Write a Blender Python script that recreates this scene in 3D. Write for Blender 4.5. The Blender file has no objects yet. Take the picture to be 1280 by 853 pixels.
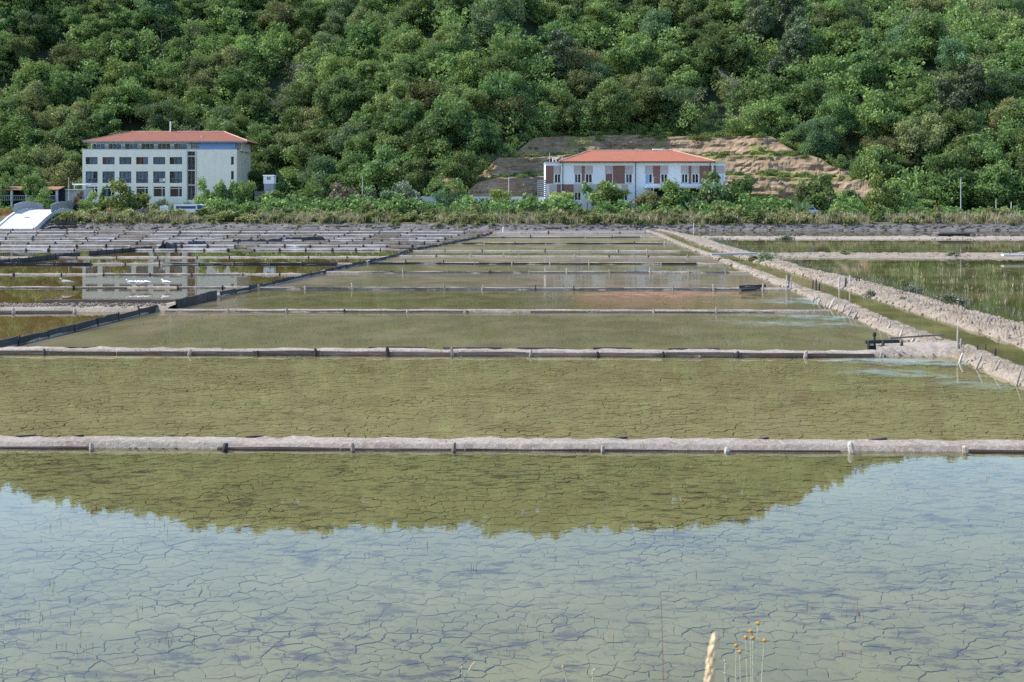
import bpy, math, random
import numpy as np
from mathutils import Vector, Matrix, noise
R = math.radians
random.seed(7)
rng = np.random.default_rng(11)
scene = bpy.context.scene
COL = scene.collection

# ------------------------------------------------------------------ camera, sky, sun, exposure
CAM_H, FPX, HY = 4.0, 1600.0, 258.0          # eye height, focal length in photo pixels, horizon row
cam_d = bpy.data.cameras.new('camera')
cam = bpy.data.objects.new('camera', cam_d); COL.objects.link(cam)
cam.location = (0, 0, CAM_H); cam.rotation_euler = (R(90), 0, 0)
cam_d.sensor_width = 36; cam_d.lens = 36 * FPX / 1280
cam_d.shift_y = -(426.5 - HY) / 1280
cam_d.clip_end = 9000; cam_d.clip_start = 0.1
cam_d.dof.use_dof = True; cam_d.dof.focus_distance = 45; cam_d.dof.aperture_fstop = 11
scene.camera = cam

SUN_EL, SUN_AZ = 48, -80                     # azimuth clockwise from the view direction: left, slightly beyond
world = bpy.data.worlds.new('World'); scene.world = world; world.use_nodes = True
wn = world.node_tree; wn.nodes.clear()
sky = wn.nodes.new('ShaderNodeTexSky'); sky.sky_type = 'NISHITA'; sky.sun_disc = False
sky.sun_elevation = R(SUN_EL); sky.sun_rotation = R(SUN_AZ)
sky.air_density = 1.2; sky.dust_density = 0.0; sky.ozone_density = 4.5
bg = wn.nodes.new('ShaderNodeBackground'); bg.inputs[1].default_value = 0.15
wo = wn.nodes.new('ShaderNodeOutputWorld')
wn.links.new(sky.outputs[0], bg.inputs[0]); wn.links.new(bg.outputs[0], wo.inputs[0])

sun_d = bpy.data.lights.new('sun', 'SUN'); sun_d.energy = 3.7; sun_d.angle = R(0.53); sun_d.color = (1.0, 0.935, 0.83)
sun = bpy.data.objects.new('sun', sun_d); COL.objects.link(sun)
S = Vector((math.sin(R(SUN_AZ)) * math.cos(R(SUN_EL)), math.cos(R(SUN_AZ)) * math.cos(R(SUN_EL)), math.sin(R(SUN_EL))))
sun.rotation_euler = (-S).to_track_quat('-Z', 'Y').to_euler(); sun.location = (-60, 40, 120)

vs = scene.view_settings
vs.view_transform = 'Standard'; vs.look = 'None'; vs.exposure = 1.05; vs.gamma = 1; vs.use_curve_mapping = False
scene.cycles.use_denoising = False
scene.cycles.denoiser = 'OPENIMAGEDENOISE'; scene.cycles.denoising_input_passes = 'RGB_ALBEDO_NORMAL'; scene.cycles.denoising_prefilter = 'ACCURATE'
scene.cycles.max_bounces = 6; scene.cycles.transparent_max_bounces = 12
scene.cycles.diffuse_bounces = 3; scene.cycles.glossy_bounces = 3
scene.cycles.sample_clamp_indirect = 6

# ------------------------------------------------------------------ helpers
def G(px, py, z=0.0):
    """ground point seen at photo pixel (px, py), at height z"""
    d = FPX * (CAM_H - z) / (py - HY)
    return Vector(((px - 640) * d / FPX, d, z))
def AT(px, py, d):
    """point at depth d seen at photo pixel"""
    return Vector(((px - 640) * d / FPX, d, CAM_H + (HY - py) * d / FPX))
def XD(px, d): return (px - 640) * d / FPX
def ZD(py, d): return CAM_H + (HY - py) * d / FPX
def lerp(a, b, t): return a + (b - a) * t
def sstep(a, b, x):
    t = min(1.0, max(0.0, (x - a) / (b - a))); return t * t * (3 - 2 * t)
def interp(x, xs, ys): return float(np.interp(x, xs, ys))
def nz(x, y, z=0.0): return noise.noise(Vector((x, y, z)))

def srgb(r, g, b):
    f = lambda c: (c / 255 / 12.92) if c / 255 <= 0.04045 else ((c / 255 + 0.055) / 1.055) ** 2.4
    return (f(r), f(g), f(b), 1)

class MB:
    def __init__(s): s.v = []; s.f = []
    def add(s, vs, fs):
        n = len(s.v); s.v += [tuple(p) for p in vs]; s.f += [tuple(i + n for i in f) for f in fs]
    def box(s, x0, x1, y0, y1, z0, z1, M=None):
        vs = [(x, y, z) for z in (z0, z1) for y in (y0, y1) for x in (x0, x1)]
        if M is not None: vs = [M @ Vector(p) for p in vs]
        s.add(vs, [(0, 2, 3, 1), (4, 5, 7, 6), (0, 1, 5, 4), (2, 6, 7, 3), (0, 4, 6, 2), (1, 3, 7, 5)])
    def beam(s, p, q, w, h, up=Vector((0, 0, 1)), jit=0.0):
        """bar from p to q, w wide, h tall, centred"""
        p, q = Vector(p), Vector(q); d = (q - p).normalized()
        sd = d.cross(up)
        sd = Vector((1, 0, 0)) if sd.length < 1e-4 else sd.normalized()
        u = sd.cross(d)
        vs = []
        for e, c in enumerate((p, q)):
            for a, b in ((-1, -1), (1, -1), (1, 1), (-1, 1)):
                k = 1 + random.uniform(-jit, jit)
                vs.append(c + sd * (a * w / 2 * k) + u * (b * h / 2 * k))
        s.add(vs, [(3, 2, 1, 0), (4, 5, 6, 7), (0, 1, 5, 4), (1, 2, 6, 5), (2, 3, 7, 6), (3, 0, 4, 7)])
    def tube(s, pts, rad, n=6, cap=True):
        pts = [Vector(p) for p in pts]; m = len(pts)
        if not hasattr(rad, '__len__'): rad = [rad] * m
        vs = []; prev = None
        for i, p in enumerate(pts):
            d = (pts[min(i + 1, m - 1)] - pts[max(i - 1, 0)]).normalized()
            a = Vector((0, 0, 1)) if abs(d.z) < 0.9 else Vector((1, 0, 0))
            sd = d.cross(a).normalized(); u = sd.cross(d)
            for k in range(n):
                t = 2 * math.pi * k / n
                vs.append(p + (sd * math.cos(t) + u * math.sin(t)) * rad[i])
        fs = []
        for i in range(m - 1):
            for k in range(n):
                k2 = (k + 1) % n
                fs.append((i * n + k, i * n + k2, (i + 1) * n + k2, (i + 1) * n + k))
        if cap:
            fs.append(tuple(range(n - 1, -1, -1))); fs.append(tuple((m - 1) * n + k for k in range(n)))
        s.add(vs, fs)
    def sphere(s, c, r, n=8, m=6, sq=(1, 1, 1)):
        c = Vector(c); vs = []; fs = []
        for i in range(m + 1):
            th = math.pi * i / m
            for k in range(n):
                ph = 2 * math.pi * k / n
                vs.append(c + Vector((math.sin(th) * math.cos(ph) * sq[0], math.sin(th) * math.sin(ph) * sq[1], math.cos(th) * sq[2])) * r)
        for i in range(m):
            for k in range(n):
                k2 = (k + 1) % n
                fs.append((i * n + k, (i + 1) * n + k, (i + 1) * n + k2, i * n + k2))
        s.add(vs, fs)
    def mesh(s, name, smooth=False):
        me = bpy.data.meshes.new(name); me.from_pydata(s.v, [], s.f); me.update()
        if smooth: me.shade_smooth()
        return me
    def build(s, name, m, parent=None, smooth=False):
        return obj(name, s.mesh(name, smooth), m, parent)

def obj(name, me, m=None, parent=None):
    o = bpy.data.objects.new(name, me); COL.objects.link(o)
    if m is not None and me is not None and not me.materials: me.materials.append(m)
    if parent: o.parent = parent
    return o
def thing(name, label, cat, loc=(0, 0, 0), rz=0.0, group=None):
    o = bpy.data.objects.new(name, None); COL.objects.link(o)
    o.location = loc; o.rotation_euler = (0, 0, rz); o.empty_display_size = 0.3
    return tag(o, label, cat, group)
def tag(o, label, cat=None, group=None, kind=None):
    o['label'] = label
    if cat: o['category'] = cat
    if group: o['group'] = group
    if kind: o['kind'] = kind
    return o
def struct(o, label=None):
    o['kind'] = 'structure'
    if label: o['label'] = label
    return o
def quads_mesh(name, V, m, attr=None):
    """V: (n,4,3) array of quads"""
    n = len(V); me = bpy.data.meshes.new(name)
    me.vertices.add(n * 4); me.vertices.foreach_set('co', V.reshape(-1).astype(np.float32))
    me.loops.add(n * 4); me.loops.foreach_set('vertex_index', np.arange(n * 4, dtype=np.int32))
    me.polygons.add(n); me.polygons.foreach_set('loop_start', np.arange(0, n * 4, 4, dtype=np.int32))
    if attr is not None:
        a = me.attributes.new('tone', 'FLOAT', 'FACE'); a.data.foreach_set('value', attr.astype(np.float32))
    me.update(calc_edges=True); me.validate()
    me.materials.append(m); return me

# ------------------------------------------------------------------ materials
MATS = {}
def nodes(name):
    m = bpy.data.materials.new(name); m.use_nodes = True; t = m.node_tree; t.nodes.clear()
    out = t.nodes.new('ShaderNodeOutputMaterial'); MATS[name] = m
    return m, t, out
def N(t, typ, ins=None, **kw):
    n = t.nodes.new(typ)
    for k, v in kw.items(): setattr(n, k, v)
    for k, v in (ins or {}).items():
        if isinstance(v, bpy.types.NodeSocket): t.links.new(v, n.inputs[k])
        else: n.inputs[k].default_value = v
    return n
def ramp(t, fac, stops):
    n = t.nodes.new('ShaderNodeValToRGB'); t.links.new(fac, n.inputs[0])
    e = n.color_ramp.elements
    while len(e) < len(stops): e.new(0.5)
    for i, (p, c) in enumerate(stops): e[i].position = p; e[i].color = c
    return n.outputs[0]
def mixc(t, fac, a, b, mode='MIX'):
    n = t.nodes.new('ShaderNodeMix'); n.data_type = 'RGBA'; n.blend_type = mode
    for k, v in ((0, fac), (6, a), (7, b)):
        if isinstance(v, bpy.types.NodeSocket): t.links.new(v, n.inputs[k])
        else: n.inputs[k].default_value = v
    return n.outputs[2]
def pos(t, scale=(1, 1, 1)):
    g = t.nodes.new('ShaderNodeNewGeometry')
    mp = N(t, 'ShaderNodeMapping', {'Vector': g.outputs['Position'], 'Scale': scale}); return mp.outputs[0]
def noi(t, vec, scale, detail=4, rough=0.55):
    return N(t, 'ShaderNodeTexNoise', {'Vector': vec, 'Scale': scale, 'Detail': detail, 'Roughness': rough}).outputs[0]

def mat(name, c1, c2=None, c3=None, s1=1.0, s2=8.0, rough=0.85, bump=0.0, bs=20, spec=0.3, aniso=(1, 1, 1), per_object=0.0, metal=0.0):
    m, t, out = nodes(name); p = pos(t, aniso)
    c2 = c2 or c1; c3 = c3 or c1
    n1 = noi(t, p, s1, 5); n2 = noi(t, p, s2, 5, 0.65)
    col = mixc(t, ramp(t, n1, [(0.38, (0, 0, 0, 1)), (0.64, (1, 1, 1, 1))]), c1, c2)
    col = mixc(t, ramp(t, n2, [(0.45, (0, 0, 0, 1)), (0.72, (1, 1, 1, 1))]), col, c3)
    if per_object:
        oi = t.nodes.new('ShaderNodeObjectInfo')
        v = N(t, 'ShaderNodeMapRange', {0: oi.outputs['Random'], 3: 1 - per_object, 4: 1 + per_object}).outputs[0]
        hsv = N(t, 'ShaderNodeHueSaturation', {'Value': v, 'Color': col}); col = hsv.outputs[0]
    b = N(t, 'ShaderNodeBsdfPrincipled', {'Base Color': col, 'Roughness': rough, 'Specular IOR Level': spec, 'Metallic': metal})
    if bump:
        bn = N(t, 'ShaderNodeBump', {'Height': noi(t, p, bs, 6, 0.7), 'Strength': 0.9, 'Distance': bump})
        t.links.new(bn.outputs[0], b.inputs['Normal'])
    t.links.new(b.outputs[0], out.inputs[0]); return m

def leaf_mat(name, dark, mid, light, trans=0.4, hue_var=0.025, val_var=0.42, ns=0.35, sat=0.88):
    m, t, out = nodes(name)
    oi = t.nodes.new('ShaderNodeObjectInfo')
    at = N(t, 'ShaderNodeAttribute', attribute_name='tone', attribute_type='GEOMETRY')
    p = pos(t); n1 = noi(t, p, ns, 4, 0.6)
    f = N(t, 'ShaderNodeMath', {0: n1, 1: at.outputs['Fac']}, operation='ADD').outputs[0]
    col = ramp(t, f, [(0.30, dark), (0.52, mid), (0.78, light)])
    hv = N(t, 'ShaderNodeMapRange', {0: oi.outputs['Random'], 3: 0.5 - hue_var, 4: 0.5 + hue_var}).outputs[0]
    w = N(t, 'ShaderNodeMath', {0: oi.outputs['Random'], 1: 7.31}, operation='MULTIPLY').outputs[0]
    w = N(t, 'ShaderNodeMath', {0: w}, operation='FRACT').outputs[0]
    vv = N(t, 'ShaderNodeMapRange', {0: w, 3: 1 - val_var, 4: 1 + val_var}).outputs[0]
    col = N(t, 'ShaderNodeHueSaturation', {'Hue': hv, 'Saturation': sat, 'Value': vv, 'Color': col}).outputs[0]
    d = N(t, 'ShaderNodeBsdfPrincipled', {'Base Color': col, 'Roughness': 0.55, 'Specular IOR Level': 0.25})
    tr = N(t, 'ShaderNodeBsdfTranslucent', {'Color': mixc(t, 0.5, col, (0.16, 0.22, 0.03, 1))})
    mx = N(t, 'ShaderNodeMixShader', {0: trans, 1: d.outputs[0], 2: tr.outputs[0]})
    t.links.new(mx.outputs[0], out.inputs[0]); return m

def water_mat(name, tint, rough=0.01, ripple=0.0004, rs=5.0, film=None, film_c=(0.2, 0.2, 0.08, 1), film_scale=0.5, stretch=(1, 1, 1), film_lo=0.45, film_hi=0.7, streak=None):
    m, t, out = nodes(name); p = pos(t, stretch)
    bn = N(t, 'ShaderNodeBump', {'Height': noi(t, p, rs, 3, 0.5), 'Strength': 1.0, 'Distance': ripple})
    fr = N(t, 'ShaderNodeFresnel', {'IOR': 1.38, 'Normal': bn.outputs[0]})
    gl = N(t, 'ShaderNodeBsdfGlossy', {'Roughness': rough, 'Normal': bn.outputs[0]})
    tp = N(t, 'ShaderNodeBsdfTransparent', {'Color': tint})
    sh = N(t, 'ShaderNodeMixShader', {0: fr.outputs[0], 1: tp.outputs[0], 2: gl.outputs[0]}).outputs[0]
    if film:
        ff = N(t, 'ShaderNodeMapRange', {0: noi(t, p, film_scale, 6, 0.65), 1: film_lo, 2: film_hi, 3: film[0], 4: film[1]}).outputs[0]
        c = mixc(t, noi(t, p, film_scale * 4, 4), film_c, (film_c[0] * 0.62, film_c[1] * 0.52, film_c[2] * 0.45, 1))
        df = N(t, 'ShaderNodeBsdfDiffuse', {'Color': c})
        sh = N(t, 'ShaderNodeMixShader', {0: ff, 1: sh, 2: df.outputs[0]}).outputs[0]
    if streak:      # wind-drifted salty scum: pale blue-green bands on the surface
        for (cx, cy, lx, ly, ang, amt, *sc_) in streak:
            g = t.nodes.new('ShaderNodeNewGeometry')
            mp = N(t, 'ShaderNodeMapping', {'Vector': g.outputs['Position']}, vector_type='TEXTURE')
            mp.inputs['Location'].default_value = (cx, cy, 0); mp.inputs['Rotation'].default_value = (0, 0, ang); mp.inputs['Scale'].default_value = (lx, ly, 1)
            wob = N(t, 'ShaderNodeTexNoise', {'Vector': g.outputs['Position'], 'Scale': 0.55, 'Detail': 6, 'Roughness': 0.65})
            wv = N(t, 'ShaderNodeVectorMath', {0: wob.outputs['Color'], 1: (0.5, 0.5, 0.5)}, operation='SUBTRACT').outputs[0]
            wv = N(t, 'ShaderNodeVectorMath', {0: wv, 'Scale': 2.6}, operation='SCALE').outputs[0]
            av = N(t, 'ShaderNodeVectorMath', {0: mp.outputs[0], 1: wv}, operation='ADD').outputs[0]
            sx = N(t, 'ShaderNodeSeparateXYZ', {0: av})
            x2 = N(t, 'ShaderNodeMath', {0: sx.outputs[0], 1: sx.outputs[0]}, operation='MULTIPLY').outputs[0]
            y2 = N(t, 'ShaderNodeMath', {0: sx.outputs[1], 1: sx.outputs[1]}, operation='MULTIPLY').outputs[0]
            rr = N(t, 'ShaderNodeMath', {0: x2, 1: y2}, operation='ADD').outputs[0]
            fac = N(t, 'ShaderNodeMapRange', {0: rr, 1: 0.15, 2: 1.0, 3: amt, 4: 0.0}).outputs[0]
            brk = ramp(t, N(t, 'ShaderNodeTexNoise', {'Vector': g.outputs['Position'], 'Scale': 1.3, 'Detail': 6, 'Roughness': 0.7}).outputs[0], [(0.40, (0, 0, 0, 1)), (0.62, (1, 1, 1, 1))])
            fac = N(t, 'ShaderNodeMath', {0: fac, 1: brk}, operation='MULTIPLY').outputs[0]
            df = N(t, 'ShaderNodeBsdfDiffuse', {'Color': sc_[0] if sc_ else (0.30, 0.40, 0.40, 1)})
            sh = N(t, 'ShaderNodeMixShader', {0: fac, 1: sh, 2: df.outputs[0]}).outputs[0]
    t.links.new(sh, out.inputs[0]); return m

def mud_mat(name, c1, c2, c3, amt):
    m, t, out = nodes(name); p = pos(t); p2 = pos(t, (0.55, 1.0, 1.0))
    col = mixc(t, ramp(t, noi(t, p, 0.7, 5), [(0.38, (0, 0, 0, 1)), (0.64, (1, 1, 1, 1))]), c1, c2)
    big = ramp(t, noi(t, p, 0.33, 3), [(0.34, (0.12, 0.12, 0.12, 1)), (0.56, (1, 1, 1, 1))])
    deb = ramp(t, noi(t, p2, 5.2, 8, 0.70), [(0.515, (0, 0, 0, 1)), (0.59, (amt, amt, amt, 1))])
    col = mixc(t, mixc(t, 1.0, big, deb, 'MULTIPLY'), col, c3)
    pale = ramp(t, noi(t, p2, 14.0, 4, 0.6), [(0.68, (0, 0, 0, 1)), (0.76, (0.6, 0.6, 0.6, 1))])
    col = mixc(t, pale, col, (c2[0] * 1.5, c2[1] * 1.45, c2[2] * 1.6, 1))
    b = N(t, 'ShaderNodeBsdfPrincipled', {'Base Color': col, 'Roughness': 0.8, 'Specular IOR Level': 0.2})
    bn = N(t, 'ShaderNodeBump', {'Height': noi(t, p, 26, 6, 0.7), 'Strength': 0.9, 'Distance': 0.006}); t.links.new(bn.outputs[0], b.inputs['Normal'])
    t.links.new(b.outputs[0], out.inputs[0]); return m
M = {}
M['mud_plate'] = mud_mat('mud_plate', (0.188, 0.174, 0.096, 1), (0.228, 0.208, 0.118, 1), (0.070, 0.054, 0.048, 1), 0.85)
M['mud_plate_b'] = mud_mat('mud_plate_b', (0.285, 0.245, 0.175, 1), (0.335, 0.29, 0.205, 1), (0.18, 0.13, 0.088, 1), 0.7)
M['mud_dark'] = mat('mud_dark', (0.030, 0.030, 0.022, 1), (0.05, 0.045, 0.03, 1), None, 2, 9, 0.7, 0.01, 25)
M['pan_bed'] = mat('pan_bed', (0.22, 0.21, 0.085, 1), (0.16, 0.14, 0.07, 1), (0.26, 0.26, 0.12, 1), 0.35, 2.0, 0.8, 0.01, 12, aniso=(1, 0.6, 1))
M['pan_brown'] = mat('pan_brown', (0.19, 0.132, 0.068, 1), (0.225, 0.16, 0.085, 1), (0.15, 0.105, 0.055, 1), 0.3, 2.0, 0.8, 0.01, 12)
M['pan_red'] = mat('pan_red', (0.33, 0.17, 0.11, 1), (0.26, 0.18, 0.10, 1), None, 0.3, 2.0, 0.8)
M['lagoon_bed'] = mat('lagoon_bed', (0.10, 0.11, 0.045, 1), (0.14, 0.135, 0.06, 1), None, 0.15, 1.0, 0.8)
M['channel_bed'] = mat('channel_bed', (0.13, 0.15, 0.03, 1), (0.20, 0.18, 0.04, 1), (0.08, 0.10, 0.025, 1), 0.5, 2.0, 0.8)
M['dry_mud'] = mat('dry_mud', (0.15, 0.125, 0.105, 1), (0.095, 0.08, 0.062, 1), (0.24, 0.205, 0.185, 1), 0.4, 3.0, 0.9, 0.02, 8)
M['dyke'] = mat('dyke', (0.30, 0.25, 0.205, 1), (0.20, 0.16, 0.125, 1), (0.40, 0.345, 0.295, 1), 1.1, 10.0, 0.95, 0.03, 14)
M['dyke_sand'] = mat('dyke_sand', (0.25, 0.205, 0.155, 1), (0.165, 0.128, 0.092, 1), (0.345, 0.295, 0.24, 1), 0.9, 9.0, 0.95, 0.05, 9)
M['plank'] = mat('plank', (0.21, 0.175, 0.15, 1), (0.13, 0.10, 0.085, 1), (0.34, 0.30, 0.265, 1), 1.5, 9, 0.85, 0.006, 30, aniso=(0.25, 1, 3), per_object=0.3)
M['plank_red'] = mat('plank_red', (0.19, 0.125, 0.095, 1), (0.13, 0.088, 0.068, 1), (0.29, 0.22, 0.18, 1), 1.5, 9, 0.85, 0.006, 30, aniso=(0.25, 1, 3), per_object=0.3)
M['plank_pale'] = mat('plank_pale', (0.60, 0.55, 0.52, 1), (0.45, 0.41, 0.39, 1), (0.68, 0.64, 0.61, 1), 0.8, 5, 0.85, per_object=0.18)
M['plank_black'] = mat('plank_black', (0.030, 0.030, 0.032, 1), (0.055, 0.05, 0.048, 1), None, 1.5, 6, 0.75, 0.005, 20, per_object=0.3)
M['stake'] = mat('stake', (0.36, 0.31, 0.26, 1), (0.20, 0.165, 0.13, 1), (0.48, 0.43, 0.38, 1), 4, 20, 0.9, 0.004, 60, aniso=(1, 1, 0.3), per_object=0.35)
M['tarp'] = mat('tarp', (0.035, 0.038, 0.042, 1), (0.06, 0.06, 0.062, 1), None, 1.0, 5, 0.6, 0.03, 6)
M['soil'] = mat('soil', (0.10, 0.085, 0.05, 1), (0.06, 0.075, 0.03, 1), (0.14, 0.12, 0.075, 1), 0.2, 1.2, 0.95)
M['hill'] = mat('hill', (0.028, 0.040, 0.015, 1), (0.042, 0.05, 0.022, 1), None, 0.1, 0.8, 0.95)
M['stone_wall'] = mat('stone_wall', (0.13, 0.115, 0.113, 1), (0.08, 0.072, 0.07, 1), (0.20, 0.18, 0.172, 1), 0.5, 2.5, 0.9, 0.05, 4, per_object=0.2)
M['water_near'] = water_mat('water_near', (0.90, 0.93, 0.82, 1), 0.012, 0.00022, 7.0)
M['water_second'] = water_mat('water_second', (0.90, 0.93, 0.80, 1), 0.03, 0.0003, 6.0, film=(0.0, 0.10), film_c=(0.26, 0.25, 0.11, 1), film_scale=0.6, stretch=(1, 0.6, 1),
    streak=[(10.0, 32.9, 2.2, 0.9, -0.1, 0.45, (0.28, 0.40, 0.40, 1)), (9.3, 30.7, 1.7, 0.9, -0.4, 0.34), (10.4, 28.8, 1.6, 0.9, -0.7, 0.26)])
PANW = [((0.235, 0.214, 0.138, 1), (0.28, 0.66), 0.45, [(11.4, 46.0, 3.2, 1.4, -0.3, 0.42, (0.28, 0.40, 0.40, 1)), (9.6, 43.8, 3.0, 1.2, -0.35, 0.35)]),
        ((0.215, 0.176, 0.125, 1), (0.12, 0.50), 0.5, [(7.4, 58.6, 4.8, 2.6, 0.0, 0.6, (0.36, 0.20, 0.14, 1)), (12.4, 54, 2.2, 3.0, -0.2, 0.5)]),
        ((0.235, 0.204, 0.157, 1), (0.30, 0.72), 0.35, None), ((0.220, 0.204, 0.125, 1), (0.22, 0.70), 0.3, None), ((0.260, 0.223, 0.176, 1), (0.40, 0.80), 0.3, None),
        ((0.230, 0.204, 0.150, 1), (0.10, 0.6), 0.2, None), ((0.260, 0.237, 0.164, 1), (0.3, 0.75), 0.2, None), ((0.250, 0.237, 0.150, 1), (0.5, 0.85), 0.2, None), ((0.290, 0.252, 0.200, 1), (0.5, 0.85), 0.15, None), ((0.300, 0.257, 0.226, 1), (0.5, 0.9), 0.15, None)]
for i_, (fc, fl_, fs_, st_) in enumerate(PANW):
    M['water_pan%d' % i_] = water_mat('water_pan', (0.88, 0.92, 0.78, 1), 0.06, 0.0015, 4.0, film=fl_, film_c=fc, film_scale=fs_, stretch=(1, 0.55, 1), streak=st_)
M['water_left'] = water_mat('water_left', (0.88, 0.86, 0.70, 1), 0.012, 0.00025, 3.0)
M['water_lagoon'] = water_mat('water_lagoon', (0.80, 0.85, 0.65, 1), 0.02, 0.0009, 2.5, film=(0.08, 0.42), film_c=(0.20, 0.18, 0.10, 1), film_scale=0.15, stretch=(0.6, 1, 1))
M['water_channel'] = water_mat('water_channel', (0.75, 0.85, 0.5, 1), 0.05, 0.001, 4.0, film=(0.35, 0.8), film_c=(0.19, 0.18, 0.075, 1), film_scale=0.35)
M['bark'] = mat('bark', (0.13, 0.105, 0.08, 1), (0.08, 0.065, 0.05, 1), (0.22, 0.19, 0.16, 1), 1, 6, 0.95)
M['bark_grey'] = mat('bark_grey', (0.34, 0.31, 0.29, 1), (0.26, 0.24, 0.22, 1), None, 1, 6, 0.95)
M['leaf_deep'] = leaf_mat('leaf_deep', (0.056, 0.108, 0.028, 1), (0.098, 0.179, 0.044, 1), (0.180, 0.277, 0.064, 1))  # dark stops of the hill leaves raised to stand in for distance haze
M['leaf_mid'] = leaf_mat('leaf_mid', (0.083, 0.148, 0.034, 1), (0.146, 0.235, 0.053, 1), (0.244, 0.335, 0.072, 1))
M['leaf_olive'] = leaf_mat('leaf_olive', (0.126, 0.153, 0.053, 1), (0.200, 0.222, 0.076, 1), (0.285, 0.285, 0.101, 1))
M['leaf_pine'] = leaf_mat('leaf_pine', (0.062, 0.101, 0.050, 1), (0.104, 0.140, 0.060, 1), (0.170, 0.191, 0.081, 1), trans=0.12)
M['leaf_blue'] = leaf_mat('leaf_blue', (0.069, 0.127, 0.053, 1), (0.117, 0.208, 0.085, 1), (0.191, 0.285, 0.118, 1))
M['leaf_bright'] = leaf_mat('leaf_bright', (0.114, 0.193, 0.034, 1), (0.188, 0.287, 0.049, 1), (0.317, 0.400, 0.081, 1), trans=0.35)
M['leaf_scrub'] = leaf_mat('leaf_scrub', (0.115, 0.155, 0.034, 1), (0.253, 0.276, 0.069, 1), (0.460, 0.425, 0.149, 1), trans=0.35, ns=0.22)
M['leaf_reed'] = leaf_mat('leaf_reed', (0.066, 0.105, 0.033, 1), (0.121, 0.182, 0.066, 1), (0.220, 0.286, 0.132, 1), trans=0.3, ns=0.3)
M['leaf_salt'] = leaf_mat('leaf_salt', (0.143, 0.165, 0.099, 1), (0.242, 0.264, 0.165, 1), (0.396, 0.407, 0.286, 1), trans=0.15, ns=1.0)
M['leaf_pink'] = leaf_mat('leaf_pink', (0.099, 0.121, 0.055, 1), (0.264, 0.165, 0.121, 1), (0.462, 0.286, 0.242, 1), trans=0.2, ns=1.2)
M['leaf_red'] = leaf_mat('leaf_red', (0.110, 0.055, 0.039, 1), (0.220, 0.099, 0.066, 1), (0.286, 0.154, 0.099, 1), trans=0.2, ns=0.8)
M['leaf_white'] = leaf_mat('leaf_white', (0.077, 0.121, 0.055, 1), (0.176, 0.209, 0.121, 1), (0.550, 0.528, 0.462, 1), trans=0.2, ns=1.0)
M['dry_grass'] = leaf_mat('dry_grass', (0.329, 0.278, 0.127, 1), (0.531, 0.455, 0.240, 1), (0.690, 0.632, 0.380, 1), trans=0.25, ns=0.6)
M['render_cream'] = mat('render_cream', (0.80, 0.735, 0.61, 1), (0.76, 0.70, 0.585, 1), (0.70, 0.65, 0.55, 1), 0.15, 1.2, 0.9, aniso=(1, 1, 0.25))
M['render_blue'] = mat('render_blue', (0.22, 0.36, 0.66, 1), (0.24, 0.38, 0.66, 1), None, 0.3, 2, 0.9)
M['render_white'] = mat('render_white', (0.74, 0.73, 0.74, 1), (0.70, 0.69, 0.71, 1), None, 0.3, 2, 0.9, aniso=(1, 1, 0.3))
M['panel_brown'] = mat('panel_brown', (0.235, 0.115, 0.095, 1), (0.205, 0.10, 0.085, 1), None, 0.5, 3, 0.85)
M['panel_beige'] = mat('panel_beige', (0.47, 0.385, 0.365, 1), (0.43, 0.35, 0.335, 1), None, 0.5, 3, 0.85)
M['white_paint'] = mat('white_paint', (0.80, 0.80, 0.79, 1), (0.74, 0.74, 0.73, 1), None, 1, 5, 0.5)
M['grey_metal'] = mat('grey_metal', (0.30, 0.31, 0.33, 1), (0.24, 0.25, 0.27, 1), None, 1, 5, 0.45)
M['dark_metal'] = mat('dark_metal', (0.045, 0.047, 0.05, 1), None, None, 1, 5, 0.5)
M['concrete'] = mat('concrete', (0.56, 0.56, 0.56, 1), (0.50, 0.50, 0.50, 1), (0.62, 0.62, 0.61, 1), 0.4, 3, 0.9, 0.01, 10)
M['concrete_pale'] = mat('concrete_pale', (0.52, 0.52, 0.52, 1), (0.44, 0.44, 0.44, 1), None, 0.4, 3, 0.85)
M['curtain'] = mat('curtain', (0.24, 0.32, 0.42, 1), (0.16, 0.22, 0.30, 1), None, 0.5, 4, 0.9, aniso=(6, 1, 0.1), per_object=0.3)
M['curtain_red'] = mat('curtain_red', (0.42, 0.04, 0.06, 1), (0.30, 0.03, 0.05, 1), None, 1, 5, 0.9)
M['unlit_dark'] = mat('unlit_dark', (0.022, 0.028, 0.040, 1), (0.035, 0.04, 0.052, 1), None, 0.4, 2, 0.9)  # near-black colour stands in for the shade of unlit interiors
M['orange'] = mat('orange', (0.75, 0.16, 0.03, 1), (0.65, 0.14, 0.03, 1), None, 1, 5, 0.6)
M['navy'] = mat('navy', (0.03, 0.06, 0.16, 1), None, None, 1, 5, 0.3)
M['rubber'] = mat('rubber', (0.02, 0.02, 0.02, 1), None, None, 1, 5, 0.8)
M['gull_white'] = mat('gull_white', (0.82, 0.82, 0.80, 1), (0.76, 0.76, 0.75, 1), None, 3, 12, 0.8)
M['gull_grey'] = mat('gull_grey', (0.30, 0.34, 0.40, 1), (0.24, 0.27, 0.32, 1), None, 3, 12, 0.8)
M['gull_brown'] = mat('gull_brown', (0.30, 0.27, 0.23, 1), (0.42, 0.39, 0.34, 1), None, 5, 22, 0.8)
M['beak'] = mat('beak', (0.65, 0.40, 0.06, 1), None, None, 3, 12, 0.5)
M['leg_pink'] = mat('leg_pink', (0.45, 0.28, 0.22, 1), None, None, 3, 12, 0.6)
M['stem_dry'] = mat('stem_dry', (0.50, 0.46, 0.33, 1), (0.42, 0.38, 0.26, 1), None, 20, 90, 0.8)
M['stem_red'] = mat('stem_red', (0.33, 0.15, 0.10, 1), None, None, 20, 90, 0.8)
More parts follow.
